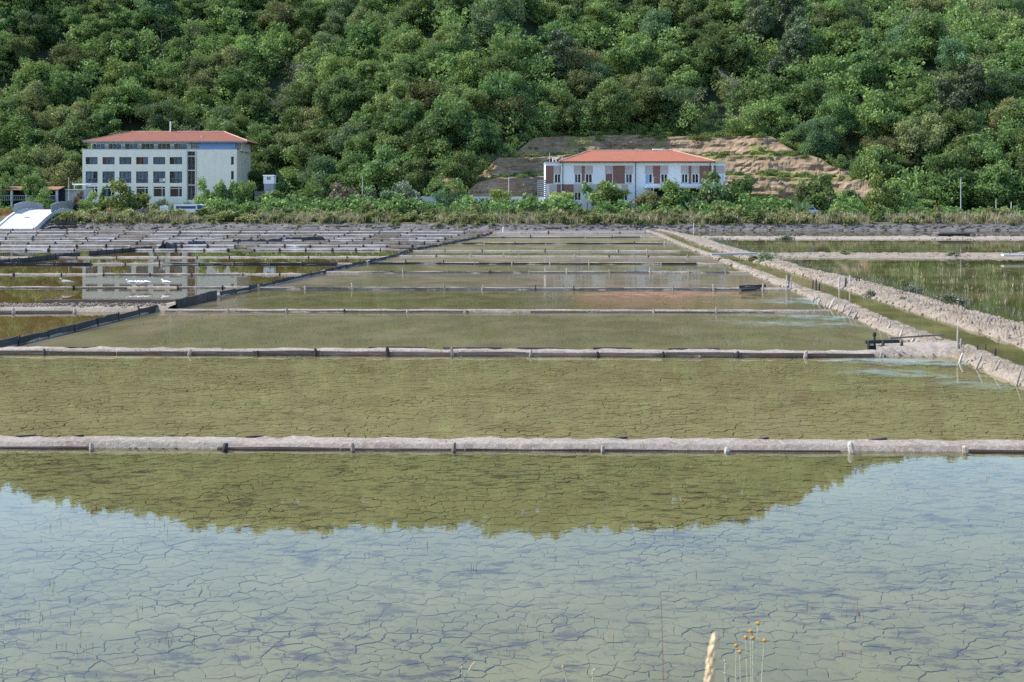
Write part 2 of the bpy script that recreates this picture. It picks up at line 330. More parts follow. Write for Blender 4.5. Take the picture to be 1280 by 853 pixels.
M['flower'] = mat('flower', (0.46, 0.22, 0.035, 1), (0.30, 0.12, 0.02, 1), (0.55, 0.32, 0.08, 1), 120, 400, 0.8, 0.0006, 900)
M['seed_head'] = mat('seed_head', (0.66, 0.50, 0.27, 1), (0.60, 0.38, 0.30, 1), (0.74, 0.62, 0.40, 1), 60, 200, 0.8)
def glass_mat():
    m, t, out = nodes('glass')
    fr = N(t, 'ShaderNodeFresnel', {'IOR': 1.28})
    gl = N(t, 'ShaderNodeBsdfGlossy', {'Roughness': 0.02})
    tp = N(t, 'ShaderNodeBsdfTransparent', {'Color': (0.72, 0.80, 0.83, 1)})
    sh = N(t, 'ShaderNodeMixShader', {0: fr.outputs[0], 1: tp.outputs[0], 2: gl.outputs[0]})
    t.links.new(sh.outputs[0], out.inputs[0]); return m
M['glass'] = glass_mat()
def roof_mat(name, c1, c2):
    m, t, out = nodes(name); p = pos(t)
    w = N(t, 'ShaderNodeTexWave', {'Vector': p, 'Scale': 1.1, 'Distortion': 0.3, 'Detail': 1}, wave_type='BANDS', bands_direction='X')
    w2 = N(t, 'ShaderNodeTexWave', {'Vector': p, 'Scale': 1.6, 'Distortion': 0.2, 'Detail': 1}, wave_type='BANDS', bands_direction='Z')
    h = N(t, 'ShaderNodeMath', {0: w.outputs['Fac'], 1: w2.outputs['Fac']}, operation='ADD').outputs[0]
    col = mixc(t, ramp(t, noi(t, p, 0.8, 6, 0.7), [(0.4, (0, 0, 0, 1)), (0.65, (1, 1, 1, 1))]), c1, c2)
    b = N(t, 'ShaderNodeBsdfPrincipled', {'Base Color': col, 'Roughness': 0.85})
    bn = N(t, 'ShaderNodeBump', {'Height': h, 'Strength': 0.6, 'Distance': 0.04}); t.links.new(bn.outputs[0], b.inputs['Normal'])
    t.links.new(b.outputs[0], out.inputs[0]); return m
M['roof_red'] = roof_mat('roof_red', (0.23, 0.068, 0.036, 1), (0.18, 0.056, 0.034, 1))
M['roof_orange'] = roof_mat('roof_orange', (0.33, 0.105, 0.055, 1), (0.28, 0.09, 0.048, 1))
M['roof_terracotta'] = roof_mat('roof_terracotta', (0.27, 0.12, 0.06, 1), (0.20, 0.13, 0.06, 1))
M['ridge_tile'] = mat('ridge_tile', (0.55, 0.30, 0.22, 1), (0.62, 0.45, 0.36, 1), None, 1, 4, 0.85)  # tile colour paled to carry the bright highlight along the ridges
def rock_mat():
    m, t, out = nodes('rock')
    p = pos(t, (0.35, 0.35, 4.5)); p2 = pos(t)
    s1 = noi(t, p, 1.0, 6, 0.7); s2 = noi(t, p2, 0.35, 5, 0.6)
    rk = ramp(t, s1, [(0.36, (0.12, 0.080, 0.050, 1)), (0.48, (0.275, 0.195, 0.128, 1)), (0.64, (0.41, 0.32, 0.228, 1))])
    rk = mixc(t, ramp(t, s2, [(0.42, (0, 0, 0, 1)), (0.7, (1, 1, 1, 1))]), rk, (0.215, 0.148, 0.094, 1))
    at = N(t, 'ShaderNodeAttribute', attribute_name='green', attribute_type='GEOMETRY').outputs['Fac']
    gr = mixc(t, noi(t, p2, 1.2, 5), (0.10, 0.125, 0.03, 1), (0.26, 0.24, 0.09, 1))
    col = mixc(t, at, rk, gr)
    b = N(t, 'ShaderNodeBsdfPrincipled', {'Base Color': col, 'Roughness': 0.95, 'Specular IOR Level': 0.1})
    bn = N(t, 'ShaderNodeBump', {'Height': s1, 'Strength': 0.8, 'Distance': 0.15}); t.links.new(bn.outputs[0], b.inputs['Normal'])
    t.links.new(b.outputs[0], out.inputs[0]); return m
M['rock'] = rock_mat()

# ================================================================== THE SETTING
# ---- land beyond the salt pans, and the hill
def BANK(X): return interp(X, [-400, -85, -40, 0, 80, 400], [226, 224, 219, 213, 212, 208])
def FOOT(X): return interp(X, [-400, -110, -60, -36, -22, -13, -3, 8, 25, 42, 58, 76, 100, 130, 400], [303, 303, 302, 280, 260, 248, 252, 262, 268, 266, 260, 251, 247, 247, 240])
A_X = [-700, -300, 0, 60, 150, 220, 300, 400, 480, 560, 572, 585, 598, 610, 660, 750, 830, 900, 950, 1000, 1050, 1085, 1180, 1280, 1900]
A_Y = [520, 560, 606, 625, 641, 655, 662, 668, 662, 664, 662, 644, 664, 668, 675, 664, 660, 657, 645, 626, 598, 577, 567, 561, 556]
TREE_H = 9.0
def land(X, D):
    b = BANK(X); s = D - b
    z = interp(s, [-1, 0.0, 0.6, 2.0, 6.0, 22, 34, 55, 80], [-0.3, -0.3, 1.15, 1.4, 2.2, 2.3, 3.0, 4.6, 5.0])
    return z + 0.12 * nz(X * 0.3, D * 0.3)
HS = 0.60
def quarry_profile(s, X=0.0):
    s = s + (2.2 * nz(X * 0.045, 3.3) + 1.0 * nz(X * 0.16, 8.1)) * sstep(1, 4, s)
    return interp(s, [0, 0.2, 3.2, 8.0, 10.5, 15.2, 18.4, 24, 30], [0.0, 0.6, 5.8, 6.4, 10.4, 10.9, 15.0, 15.6, 18.0])
def quarry_w(X, s):
    hi = interp(s, [0, 8, 18, 24], [75, 70, 60, 52]) + 3 * nz(s * .3, 1); lo = interp(s, [0, 8, 16, 24], [-10, -7, -1, 9]) + 3 * nz(s * .3, 5)
    return sstep(lo - 3, lo + 3, X) * (1 - sstep(hi - 3, hi + 3, X)) * (1 - sstep(22, 29, s))
def ridge(px):
    a = (interp(px, A_X, A_Y) - HY) / FPX
    d0 = 270 if px < 1000 else 262
    m = HS if px < 950 else lerp(HS, 0.50, sstep(950, 1250, px))
    dr = (m * d0 - 8 - TREE_H) / (m - a)
    return dr, a * dr - CAM_H - TREE_H
def hill(X, D):
    f = FOOT(X); s = D - f
    base = land(X, f)
    px = 640 + X * FPX / max(D, 1)
    dr, hr = ridge(px)
    if s <= 0: return land(X, D)
    nat = base + HS * s * sstep(-4, 8, s)
    if D > dr - 90:      # ease into the ridge
        q = base + HS * (dr - f)
        k = (hr - base) / max(q - base, 1)
        nat = base + (nat - base) * lerp(1, k, sstep(dr - 90, dr, D))
        if D > dr: nat = hr - 0.10 * (D - dr)
    w = quarry_w(X, s)
    if w > 0: nat = lerp(nat, base + quarry_profile(s, X), w)
    return nat + 0.5 * nz(X * 0.06, D * 0.06)

def grid_mesh(xs, ys, zf, name, attr=None):
    V = [(x, y, zf(x, y)) for y in ys for x in xs]
    nx = len(xs); F = [(j * nx + i, j * nx + i + 1, (j + 1) * nx + i + 1, (j + 1) * nx + i) for j in range(len(ys) - 1) for i in range(nx - 1)]
    me = bpy.data.meshes.new(name); me.from_pydata(V, [], F); me.update(); me.shade_smooth(); return me

# one ground sheet out to the horizon
gm = MB(); gm.add([(-6000, -6000, -0.35), (6000, -6000, -0.35), (6000, 8000, -0.35), (-6000, 8000, -0.35)], [(0, 1, 2, 3)])
struct(gm.build('ground', M['mud_dark']), 'dark mud ground under the whole salt flat')

xs = [float(v) for v in np.concatenate([np.arange(-330, -130, 12), np.arange(-130, 140, 3), np.arange(140, 341, 12)])]
V = []; offs = [0.0, 0.05, 0.6, 1.2, 2, 3.5, 6, 10, 15, 22, 30, 40, 55, 70, 85]
def landv(X, o):
    D = BANK(X) + o
    return (X, D, land(X, D) if o > 0.04 else -0.3)
me = bpy.data.meshes.new('shore_land')
V = [landv(x, o) for o in offs for x in xs]; nx = len(xs)
me.from_pydata(V, [], [(j * nx + i, j * nx + i + 1, (j + 1) * nx + i + 1, (j + 1) * nx + i) for j in range(len(offs) - 1) for i in range(nx - 1)])
me.update(); me.shade_smooth()
struct(obj('shore_land', me, M['soil']), 'earth strip between the salt pans and the wooded hill')

# hillside
V = []; so = [-2] + [float(v) for v in np.arange(0, 60, 4)] + [float(v) for v in np.arange(60, 330, 9)]
hx = [float(v) for v in np.concatenate([np.arange(-330, -150, 10), np.arange(-150, 170, 4), np.arange(170, 341, 10)])]
def hv(X, s):
    D = FOOT(X) + s; z = hill(X, D)
    if s < 30: z -= 1.3 * quarry_w(X, s) + 0.15
    return (X, D, z)
V = [hv(x, s) for s in so for x in hx]; nx = len(hx)
me = bpy.data.meshes.new('hillside')
me.from_pydata(V, [], [(j * nx + i, j * nx + i + 1, (j + 1) * nx + i + 1, (j + 1) * nx + i) for j in range(len(so) - 1) for i in range(nx - 1)])
me.update(); me.shade_smooth()
struct(obj('hillside', me, M['hill']), 'steep hillside under the dense green wood')

# terraced rock cut
qx = [float(v) for v in np.arange(-16, 84, 0.42)]; qs = [float(v) for v in np.arange(-0.6, 29, 0.36)]
V = []; GRN = []
for s in qs:
    for X in qx:
        D = FOOT(X) + s; z = hill(X, D); w = quarry_w(X, max(s, 0))
        sl = (quarry_profile(s + 0.4, X) - quarry_profile(s - 0.4, X)) / 0.8
        face = sstep(0.5, 1.1, sl)
        st = nz(X * 0.05, 0, z * 1.9) * 0.9 + nz(X * 0.3, D * 0.3, z * 0.8) * 0.7 + nz(X * 1.1, D * 1.1, z * 2.2) * 0.55
        led = math.floor(z * 1.6 + nz(X * 0.04, z) * 0.8) * 0.13 % 0.4
        V.append((X + 0.2 * st * w, D + (st * 0.7 + led * 0.9) * w * face, z + 0.25 * st * w * (1 - face) + (0.05 if w > 0.05 else -0.25)))
        g = (1 - face) * 0.9 if s > 1 else 0.3
        g = max(g, 1 - w); g = g * sstep(-0.25, 0.1, nz(X * 0.25, s * 0.4, 3) + 0.12)
        g = max(g, 0.85 * sstep(0.18, 0.42, nz(X * 0.12, z * 0.25, 9.0)))
        if X < 12: g *= 0.15
        GRN.append(min(1, max(0, g)))
nx = len(qx); me = bpy.data.meshes.new('rock_cut')
me.from_pydata(V, [], [(j * nx + i, j * nx + i + 1, (j + 1) * nx + i + 1, (j + 1) * nx + i) for j in range(len(qs) - 1) for i in range(nx - 1)])
a = me.attributes.new('green', 'FLOAT', 'POINT'); a.data.foreach_set('value', np.array(GRN, dtype=np.float32)); me.update()
struct(obj('rock_terraces', me, M['rock']), 'bare terraced rock cut with grassy ledges behind the red-roofed building')

# near bank the camera stands on
xs = [float(v) for v in np.arange(-24, 24.1, 0.8)]; ys = [float(v) for v in np.arange(-8, 9.7, 0.4)]
me = grid_mesh(xs, ys, lambda x, y: (2.32 if y < 3.8 else max(-0.25, 2.32 - 0.46 * (y - 3.8))) + 0.05 * nz(x, y), 'near_bank')
struct(obj('near_bank', me, M['soil']), 'earth bank in front of the nearest pan')

# ---- pixel polylines of the long dykes (inner waterlines)
DA_L = [(805, 289.5), (823, 297), (862, 313), (887, 322), (919, 335), (964, 355), (987, 363.5), (1012, 375), (1040, 388), (1070, 401), (1090, 412), (1125, 425), (1152, 436), (1185, 446), (1217, 461), (1238, 470), (1271, 484), (1400, 545), (1540, 612)]
DA_R = [(812, 288.6), (832, 294), (862, 308), (887, 317), (909, 325), (934, 334), (972, 347), (986, 352), (1013, 363), (1027, 366), (1059, 376), (1080, 386), (1112, 399), (1140, 408), (1160, 416), (1186, 427), (1215, 435), (1238, 443), (1280, 460), (1400, 508), (1540, 565)]
DB_L = [(818, 288.2), (839, 293), (870, 307), (887, 312), (919, 322), (941, 329), (972, 336.5), (1000, 345), (1027, 354), (1049, 361), (1080, 373), (1129, 389), (1178, 405), (1206, 414), (1238, 424), (1280, 440), (1400, 486), (1540, 540)]
DB_R = [(828, 287.8), (861, 294), (890, 300.5), (922, 311), (950, 318.5), (975, 325.5), (1014, 338), (1061, 347), (1116, 360), (1155, 370), (1210, 387), (1280, 404), (1400, 436), (1540, 470)]
LEFT = [(-60, 451), (-20, 441), (31, 429.5), (103, 412), (150, 400), (206, 387), (222, 381), (272, 371.5), (325, 360.6), (400, 343.5), (410, 340.5), (462, 329), (495, 321), (511, 315), (544, 309), (600, 298), (615, 292)]
def resample(pts, n):
    P = [Vector(p) for p in pts]; L = [0]
    for a, b in zip(P, P[1:]): L.append(L[-1] + (b - a).length)
    out = []
    for i in range(n):
        t = L[-1] * i / (n - 1); k = 0
        while k < len(L) - 2 and L[k + 1] < t: k += 1
        out.append(P[k].lerp(P[k + 1], (t - L[k]) / max(1e-6, L[k + 1] - L[k])))
    return out
def resample_near(pts, n):
    P = resample(pts, 1500); w = [0.0]
    for a, b in zip(P, P[1:]): w.append(w[-1] + (b - a).length / (0.5 * (a.y + b.y)))
    T = np.linspace(0, w[-1], n); A = np.array([tuple(p) for p in P])
    return [Vector([float(np.interp(t, w, A[:, k])) for k in range(3)]) for t in T]
def gpoly(px): return [G(x, y) for x, y in px]

# ---- pan beds and water sheets: each pan is its own sheet, meeting under the dykes
def sheet(name, pts, z, m, label, sub=False):
    b = MB(); b.add([(p[0], p[1], z) for p in pts], [tuple(range(len(pts)))])
    o = b.build(name, m); return struct(o, label)
L1a, L1b = G(-330, 551), G(1560, 563)
L2a, L2b = G(-330, 436.5), G(1300, 441)
rightA = [Vector((p[0] + 0.8, p[1], 0)) for p in gpoly(DA_L)]
def right_at(D):
    P = rightA; D_ = [p.y for p in P][::-1]; X_ = [p.x for p in P][::-1]
    return interp(D, D_, X_)
leftG = gpoly(LEFT)
def left_at(D):
    return interp(D, [p.y for p in leftG], [p.x for p in leftG])
near = [(-30, 8.5), (30, 8.5), (30, lerp(L1a.y, L1b.y, 1)), (L1b.x, L1b.y), (L1a.x, L1a.y), (-30, L1a.y)]
sheet('pan_bed', near, -0.10, M['mud_dark'], 'cracked olive mud bed of the nearest salt pan')
PAN0 = bpy.data.objects['pan_bed']
sheet('water', near, 0.0, M['water_near'], 'shallow clear water of the nearest salt pan')
second = [(-40, L1a.y), (L1a.x, L1a.y), (L1b.x, L1b.y)] + [(right_at(d), d) for d in (22.5, 25, 28, 31, 34)] + [(right_at(34.6), 34.6), (L2a.x, L2a.y), (-40, L2a.y)]
sheet('pan_bed', second, -0.10, M['mud_dark'], 'cracked olive mud bed of the second salt pan')
PAN1 = bpy.data.objects['pan_bed.001']
sheet('water', second, 0.0, M['water_second'], 'shallow olive water of the second salt pan')
DD = [34.6, 38, 42, 48, 55, 62, 70, 80, 92, 105, 120, 140, 165, 190, 211]
mainp = [(right_at(d), d) for d in DD] + [(left_at(d), d) for d in DD[::-1]]
sheet('pan_bed', mainp, -0.07, M['pan_bed'], 'olive mud bed of the long middle row of pans')
PD = [34.6, 48.3, 61.6, 76.6, 88.7, 102, 113.5, 136, 160.5, 188, 211]
for i_, (d0, d1) in enumerate(zip(PD, PD[1:])):
    dd = [d0] + [d for d in DD if d0 + 0.2 < d < d1 - 0.2] + [d1]
    sheet('water', [(right_at(d), d) for d in dd] + [(left_at(d), d) for d in dd[::-1]], 0.0, M['water_pan%d' % i_], 'algae-streaked water of the %s pan of the middle row' % ['third', 'fourth', 'fifth', 'sixth', 'seventh', 'eighth', 'ninth', 'tenth', 'eleventh', 'farthest'][i_])
leftp = [(left_at(d), d) for d in DD] + [(left_at(211), 232), (-170, 232), (-60, 34.6)]
sheet('pan_bed', leftp, -0.09, M['pan_brown'], 'brown mud bed of the left-hand pans')
sheet('water', leftp, 0.0, M['water_left'], 'still brown water of the left-hand pans')
CH = [(right_at(d), d) for d in [16, 20, 25, 30] + DD]
chR = [((G(*a).x + G(*b).x) / 2, (G(*a).y + G(*b).y) / 2) for a, b in zip(DB_L, DB_R[:len(DB_L)])]
chR = [(p.x + 0.7, p.y) for p in gpoly(DB_L)]
chan = CH + [p for p in chR] + [(chR[-1][0] + 0.2, 16)]
sheet('channel_bed', chan, -0.30, M['channel_bed'], 'green weedy bed of the feeder channel')
sheet('water', chan, -0.004, M['water_channel'], 'green weedy water of the feeder channel between the two right-hand dykes')
lago = [(p[0], p[1]) for p in chR] + [(200, 14), (260, 225), (chR[0][0] + 2, 225)]
lago = [(chR[0][0], 226)] + chR + [(300, chR[-1][1]), (300, 226)]
sheet('lagoon_bed', lago, -0.33, M['lagoon_bed'], 'muddy bed of the wide lagoon')
sheet('water', lago, -0.008, M['water_lagoon'], 'still green water of the wide lagoon beyond the sandy dyke')
# ---- cracked mud plates (real plates with open joints)
def voronoi_plates(poly_test, x0, x1, y0, y1, s, seg, gap, ztop, aniso=1.0):
    pts = {}; nxg = int((x1 - x0) / s) + 1; nyg = int((y1 - y0) / (s * 0.87)) + 1
    for j in range(-3, nyg + 4):
        for i in range(-3, nxg + 4):
            if random.random() < 0.27: continue
            pts[(i, j)] = (x0 + (i + 0.5 * (j & 1)) * s + random.uniform(-0.42, 0.42) * s, y0 + j * s * 0.87 + random.uniform(-0.42, 0.42) * s * 0.87)
    out = []
    for j in range(nyg + 1):
        for i in range(nxg + 1):
            c = pts.get((i, j))
            if c is None or not poly_test(*c): continue
            poly = [(c[0] + a * s * 2, c[1] + b * s * 2) for a, b in ((-1, -1), (1, -1), (1, 1), (-1, 1))]
            for dj in (0, -1, 1, -2, 2, -3, 3):
                for di in (0, -1, 1, -2, 2, -3, 3):
                    if di == 0 and dj == 0: continue
                    q = pts.get((i + di, j + dj))
                    if q is None: continue
                    mx, my = (c[0] + q[0]) / 2, (c[1] + q[1]) / 2; ax, ay = q[0] - c[0], q[1] - c[1]
                    if ax * ax + ay * ay > (3.6 * s) ** 2: continue
                    new = []; n = len(poly)
                    for k in range(n):
                        p, r = poly[k], poly[(k + 1) % n]
                        dp = (p[0] - mx) * ax + (p[1] - my) * ay; dr = (r[0] - mx) * ax + (r[1] - my) * ay
                        if dp <= 0: new.append(p)
                        if dp * dr < 0:
                            u = dp / (dp - dr); new.append((p[0] + (r[0] - p[0]) * u, p[1] + (r[1] - p[1]) * u))
                    poly = new
                    if len(poly) < 3: break
                if len(poly) < 3: break
            if len(poly) < 3: continue
            ring = []; n = len(poly)
            for k in range(n):
                p, r = poly[k], poly[(k + 1) % n]
                L = math.hypot(p[0] - r[0], p[1] - r[1]); m_ = max(1, min(seg, int(L / (s * 0.16))))
                for q in range(m_): ring.append((p[0] + (r[0] - p[0]) * q / m_, p[1] + (r[1] - p[1]) * q / m_))
            out.append((c, ring))
    res = []
    for c, ring in out:
        R2 = []
        for (x, y) in ring:
            dx = nz(x * 3.2 / s * 0.4, y * 3.2 / s * 0.4, 1.7) * s * 0.34 + nz(x * 9 / s * 0.4, y * 9 / s * 0.4, 5) * s * 0.16
            dy = nz(x * 3.2 / s * 0.4, y * 3.2 / s * 0.4, 8.2) * s * 0.34 + nz(x * 9 / s * 0.4, y * 9 / s * 0.4, 3) * s * 0.16
            wv = 0.7 + 1.1 * nz(x * 0.55, y * 0.55, 4) + 1.5 * nz(x * 2.6, y * 2.6, 7.5)
            g = gap * min(2.0, max(0.55, wv)) ; xx, yy = x + dx, y + dy
            vx, vy = c[0] - xx, c[1] - yy; L = math.hypot(vx, vy) + 1e-6
            R2.append((xx + vx / L * g, yy + vy / L * g))
        n = len(R2); zc = ztop + random.uniform(-0.004, 0.004)
        cx = sum(p[0] for p in R2) / n; cy = sum(p[1] for p in R2) / n
        vs = [(cx, cy, zc + 0.003)] + [(p[0], p[1], zc) for p in R2] + [(p[0], p[1], zc - 0.05) for p in R2]
        fs = []
        for k in range(n):
            k2 = (k + 1) % n
            fs += [(0, 1 + k, 1 + k2), (1 + k, 1 + n + k, 1 + n + k2, 1 + k2)]
        res.append((c, vs, fs))
    return res
def l1y(x): return lerp(L1a.y, L1b.y, (x - L1a.x) / (L1b.x - L1a.x))
def l2y(x): return lerp(L2a.y, L2b.y, (x - L2a.x) / (L2b.x - L2a.x))
pl = voronoi_plates(lambda x, y: y < l1y(x) + 0.1, -10.5, 10.5, 9.2, 23, 0.165, 4, 0.0058, -0.045)
pl.sort(key=lambda p: (abs(p[0][0]) > 0.42 * p[0][1], p[0][1]))
rest = MB()
for k, (c, vs_, fs_) in enumerate(pl):
    if k < 300:
        b = MB(); b.add(vs_, fs_); b.build('mud_plate', M['mud_plate'], PAN0)
    else: rest.add(vs_, fs_)
tag(rest.build('mud_plates', M['mud_plate'], PAN0), 'cracked mud plates further out in the nearest pan', kind='stuff')
pl = voronoi_plates(lambda x, y: l1y(x) - 0.1 < y < l2y(x) + 0.2 and x < right_at(max(y, 22)) + 0.3, -15, 17.5, 20.5, 35.2, 0.20, 2, 0.0112, -0.045)
rest = MB()
for c, vs_, fs_ in pl: rest.add(vs_, fs_)
tag(rest.build('mud_plates', M['mud_plate_b'], PAN1), 'cracked mud plates of the second pan', kind='stuff')

# ------------------------------------------------------------------ dykes
def ridge_mesh(La, Lb, n, m, h, name, rough=0.05, flat=0.35, edge=-0.10):
    """bank between two edge polylines; cross-section rounded, top rough"""
    A = (resample_near if m > 12 else resample)(La, n); B = (resample_near if m > 12 else resample)(Lb, n); V = []; F = []
    for i in range(n):
        for j in range(m):
            t = j / (m - 1); p = A[i].lerp(B[i], t)
            k = min(1.0, min(t, 1 - t) / max(0.02, 0.5 - flat / 2) ); k = math.sin(k * math.pi / 2)
            r = rough * (nz(p.x * 1.3, p.y * 1.3, 2) + 0.8 * nz(p.x * 4, p.y * 4, 5) + 0.75 * nz(p.x * 9, p.y * 9, 5))
            ex = rough * 1.8 * nz(p.x * 0.9, p.y * 0.9, 9) + rough * nz(p.x * 3.1, p.y * 3.1, 4)
            V.append((p.x + ex, p.y + (ex if rough > 0.06 else ex * 0.4), edge + (h - edge) * k + r * k))
    for i in range(n - 1):
        for j in range(m - 1):
            a = i * m + j; F.append((a, a + 1, a + m + 1, a + m))
    me = bpy.data.meshes.new(name); me.from_pydata(V, [], F); me.update(); me.shade_smooth(); return me

PROTO = {}
def post_mesh(kind, k):
    key = (kind, k)
    if key not in PROTO:
        b = MB(); r = 0.5
        tilt = random.uniform(-0.3, 0.3)
        b.tube([(0, 0, -0.5), (tilt * 0.2, 0, 0.2), (tilt * 0.5, random.uniform(-.1, .1), 0.8), (tilt * 0.6, random.uniform(-.1, .1), 1.0)], [r, r * 1.05, r * 0.9, r * 0.55], 6)
        me = b.mesh('post'); me.materials.append(M[kind]); PROTO[key] = me
    return PROTO[key]
def add_post(parent, p, rad, h, kind='stake', name='post', tilt=0.12, rz=None):
    me = post_mesh(kind, random.randrange(4))
    o = bpy.data.objects.new(name, me); COL.objects.link(o); o.parent = parent
    o.location = p; o.scale = (rad * 2, rad * 2, h)
    o.rotation_euler = (random.uniform(-tilt, tilt), random.uniform(-tilt, tilt), random.uniform(0, 6.28) if rz is None else rz)
    return o
def add_plank(parent, p, q, th, h, z0, kind='plank', lean=0.0, name='plank'):
    """board standing on edge between p and q; top leans away by `lean`"""
    p = Vector((p[0], p[1], 0)); q = Vector((q[0], q[1], 0)); d = (q - p).normalized(); sd = Vector((-d.y, d.x, 0))
    if sd.y < 0: sd = -sd
    b = MB(); n = 4; vs = []
    for i in range(n + 1):
        c = p.lerp(q, i / n); w = nz(c.x * 0.8, c.y * 0.8, 3.3) * 0.02; zz = nz(c.x * 0.7, c.y * 0.7, 6.6) * 0.02
        hh = h * (1 + 0.12 * nz(c.x * 3, c.y * 3, 1))
        for (a, z) in ((0, z0 - 0.1), (th, z0 - 0.1), (th + lean, z0 + hh), (lean, z0 + hh)):
            vs.append(c + sd * (a + w) + Vector((0, 0, z + zz)))
    fs = [(3, 2, 1, 0), (n * 4, n * 4 + 1, n * 4 + 2, n * 4 + 3)]
    for i in range(n):
        for k in range(4): fs.append((i * 4 + k, i * 4 + (k + 1) % 4, (i + 1) * 4 + (k + 1) % 4, (i + 1) * 4 + k))
    b.add(vs, fs); return b.build(name, M[kind], parent)

def cross_dyke(name, label, pa, pb, w, h, mats=('dyke', 'plank', 'stake'), step=2.1, board=(0.03, 0.12), post=(0.05, 0.24), rough=0.03, lean=0.0, top_board=0.0, group='cross dykes between the salt pans', skip=0.08, x0=None, x1=None):
    a, b_ = G(*pa), G(*pb)
    if x0 is not None and a.x < x0: a = a.lerp(b_, (x0 - a.x) / (b_.x - a.x))
    t = thing(name, label, 'dyke', (0, 0, 0), 0, group)
    d = (b_ - a); L = d.length; d.normalize(); sd = Vector((-d.y, d.x, 0))
    n = max(8, int(L / max(0.12, a.y * 0.006)))
    obj('mud_body', ridge_mesh([a, b_], [a + sd * w, b_ + sd * w], min(n, 420), 11, h, 'mud_body', rough, 0.72), M[mats[0]], t)
    k = int(L / step)
    for i in range(k + 1):
        p = a + d * (i * step + random.uniform(-0.25, 0.25) * step * 0.4)
        if i < k and random.random() > skip:
            q0 = a + d * (i * step) + sd * 0.02; q1 = a + d * ((i + 1) * step - 0.03) + sd * 0.02
            add_plank(t, q0, q1, board[0], board[1] * random.uniform(0.8, 1.15), 0.0, mats[1], lean)
        if top_board and random.random() < top_board:
            q0 = a + d * (i * step) + sd * w * 0.9; q1 = a + d * ((i + random.uniform(0.5, 1.0)) * step) + sd * w * 0.9
            add_plank(t, q0, q1, 0.05, h * 0.4, h * 0.7, 'plank_black' if random.random() < .5 else mats[1])
        if random.random() < 0.85: add_post(t, (p.x, p.y - 0.05, 0.0), post[0] * random.uniform(0.7, 1.4), post[1] * random.uniform(0.6, 1.25), mats[2] if random.random() < .6 else 'plank_black', tilt=0.2)
    return t

t1 = cross_dyke('pan_dyke', 'broad pale mud dyke with low planks between the two nearest pans', (-190, 559.5), (1500, 566.5), 0.68, 0.10, ('dyke', 'plank_red', 'stake'), 2.05, (0.03, 0.025), (0.04, 0.13), 0.03, skip=0.25)
# dark lumps of rotten wood along the far edge
for (x, y, w) in [(95, 541, .5), (28, 541, .9), (210, 541, .3), (318, 541, .6), (382, 541.5, .4), (480, 542, .3), (775, 545, .5), (955, 547, .35), (1098, 548, .6)]:
    w *= .5; p = G(x, 546.0 + (x / 1280) * 5, 0.08); b = MB(); b.beam(p - Vector((w / 2, 0, 0)), p + Vector((w / 2, 0.03, 0.02)), 0.035, 0.03, jit=0.4); b.build('driftwood', M['plank_black'], t1)
t2 = cross_dyke('pan_dyke', 'plank-faced dyke with a double rail of grey boards behind the second pan', (-190, 441.5), (1105, 446.5), 0.62, 0.12, ('dyke', 'plank_red', 'stake'), 1.85, (0.035, 0.09), (0.04, 0.18), 0.04, top_board=0.15)
a, b_ = G(85, 441), G(1100, 446); d_ = (b_ - a).normalized()
for i in range(10):    # rear rail
    p = a + d_ * (i * 2.05) + Vector((0, 0.5, 0)); q = p + d_ * 1.95
    if random.random() < .65: add_plank(t2, p, p.lerp(q, random.uniform(.4, 1)), 0.05, 0.04, 0.11, 'plank_red')
obj('mud_body', ridge_mesh([G(1095, 446.5), G(1150, 446.5), G(1200, 447)], [G(1095, 436), G(1150, 434), G(1195, 432)], 30, 9, 0.22, 'mud_body', 0.05), M['dyke'], t2)
# sluice gate at its right end
sg = thing('sluice_gate', 'small dark timber sluice gate at the right end of the plank-faced dyke', 'sluice', G(1106, 442), 0)
b = MB(); b.beam((-0.42, 0, 0.10), (0.42, 0, 0.10), 0.06, 0.22, jit=0.06); b.build('gate_board', M['plank_black'], sg)
b = MB(); b.beam((-0.5, 0.12, 0.30), (0.42, 0.12, 0.32), 0.1, 0.09, jit=0.1); b.build('crossbeam', M['plank_black'], sg)
for x in (-0.45, -0.1, 0.42):
    add_post(sg, (x, -0.05, 0), 0.045, 0.36, 'plank_black')
b = MB(); b.tube([(-0.25, 0.1, 0.2), (-0.25, 0.1, 0.50)], [0.03, 0.03], 6); b.sphere((-0.25, 0.1, 0.50), 0.055, 8, 6, (1, .6, 1.4)); b.build('lift_handle', M['plank_black'], sg)
b = MB(); b.beam(G(1112, 434) + Vector((0, 0, .25)) - sg.location, G(1180, 431.5) + Vector((0, 0, .30)) - sg.location, 0.045, 0.045, jit=0.2); b.build('rail', M['plank'], sg)

cross_dyke('pan_dyke', 'narrow pale dyke third from the camera in the middle row of pans', (206, 390.5), (1038, 391.5), 0.36, 0.1, ('dyke', 'plank_red', 'stake'), 2.3, (0.03, 0.06), (0.04, 0.192), 0.02)
t4 = cross_dyke('pan_dyke', 'dark-boarded dyke behind the reddish shallow', (322, 362.2), (990, 363.2), 0.36, 0.1, ('dyke', 'plank', 'stake'), 2.2, (0.04, 0.1), (0.04, 0.272), 0.03, top_board=0.5)
for (x, y) in [(933, 359), (941, 360.5), (948, 358.5), (936, 363)]:
    p = G(x, y, 0.15); b = MB(); b.beam(p + Vector((-.35, 0, .0)), p + Vector((.35, 0, .05)), 0.12, 0.14, jit=0.3); b.build('rotten_beam', M['plank_black'], t4)
cross_dyke('pan_dyke', 'dyke with a dark line of boards fifth from the camera in the middle row', (408, 342), (938, 341.8), 0.36, 0.11, ('dyke', 'plank', 'stake'), 2.4, (0.04, 0.11), (0.045, 0.288), 0.03, top_board=0.35)
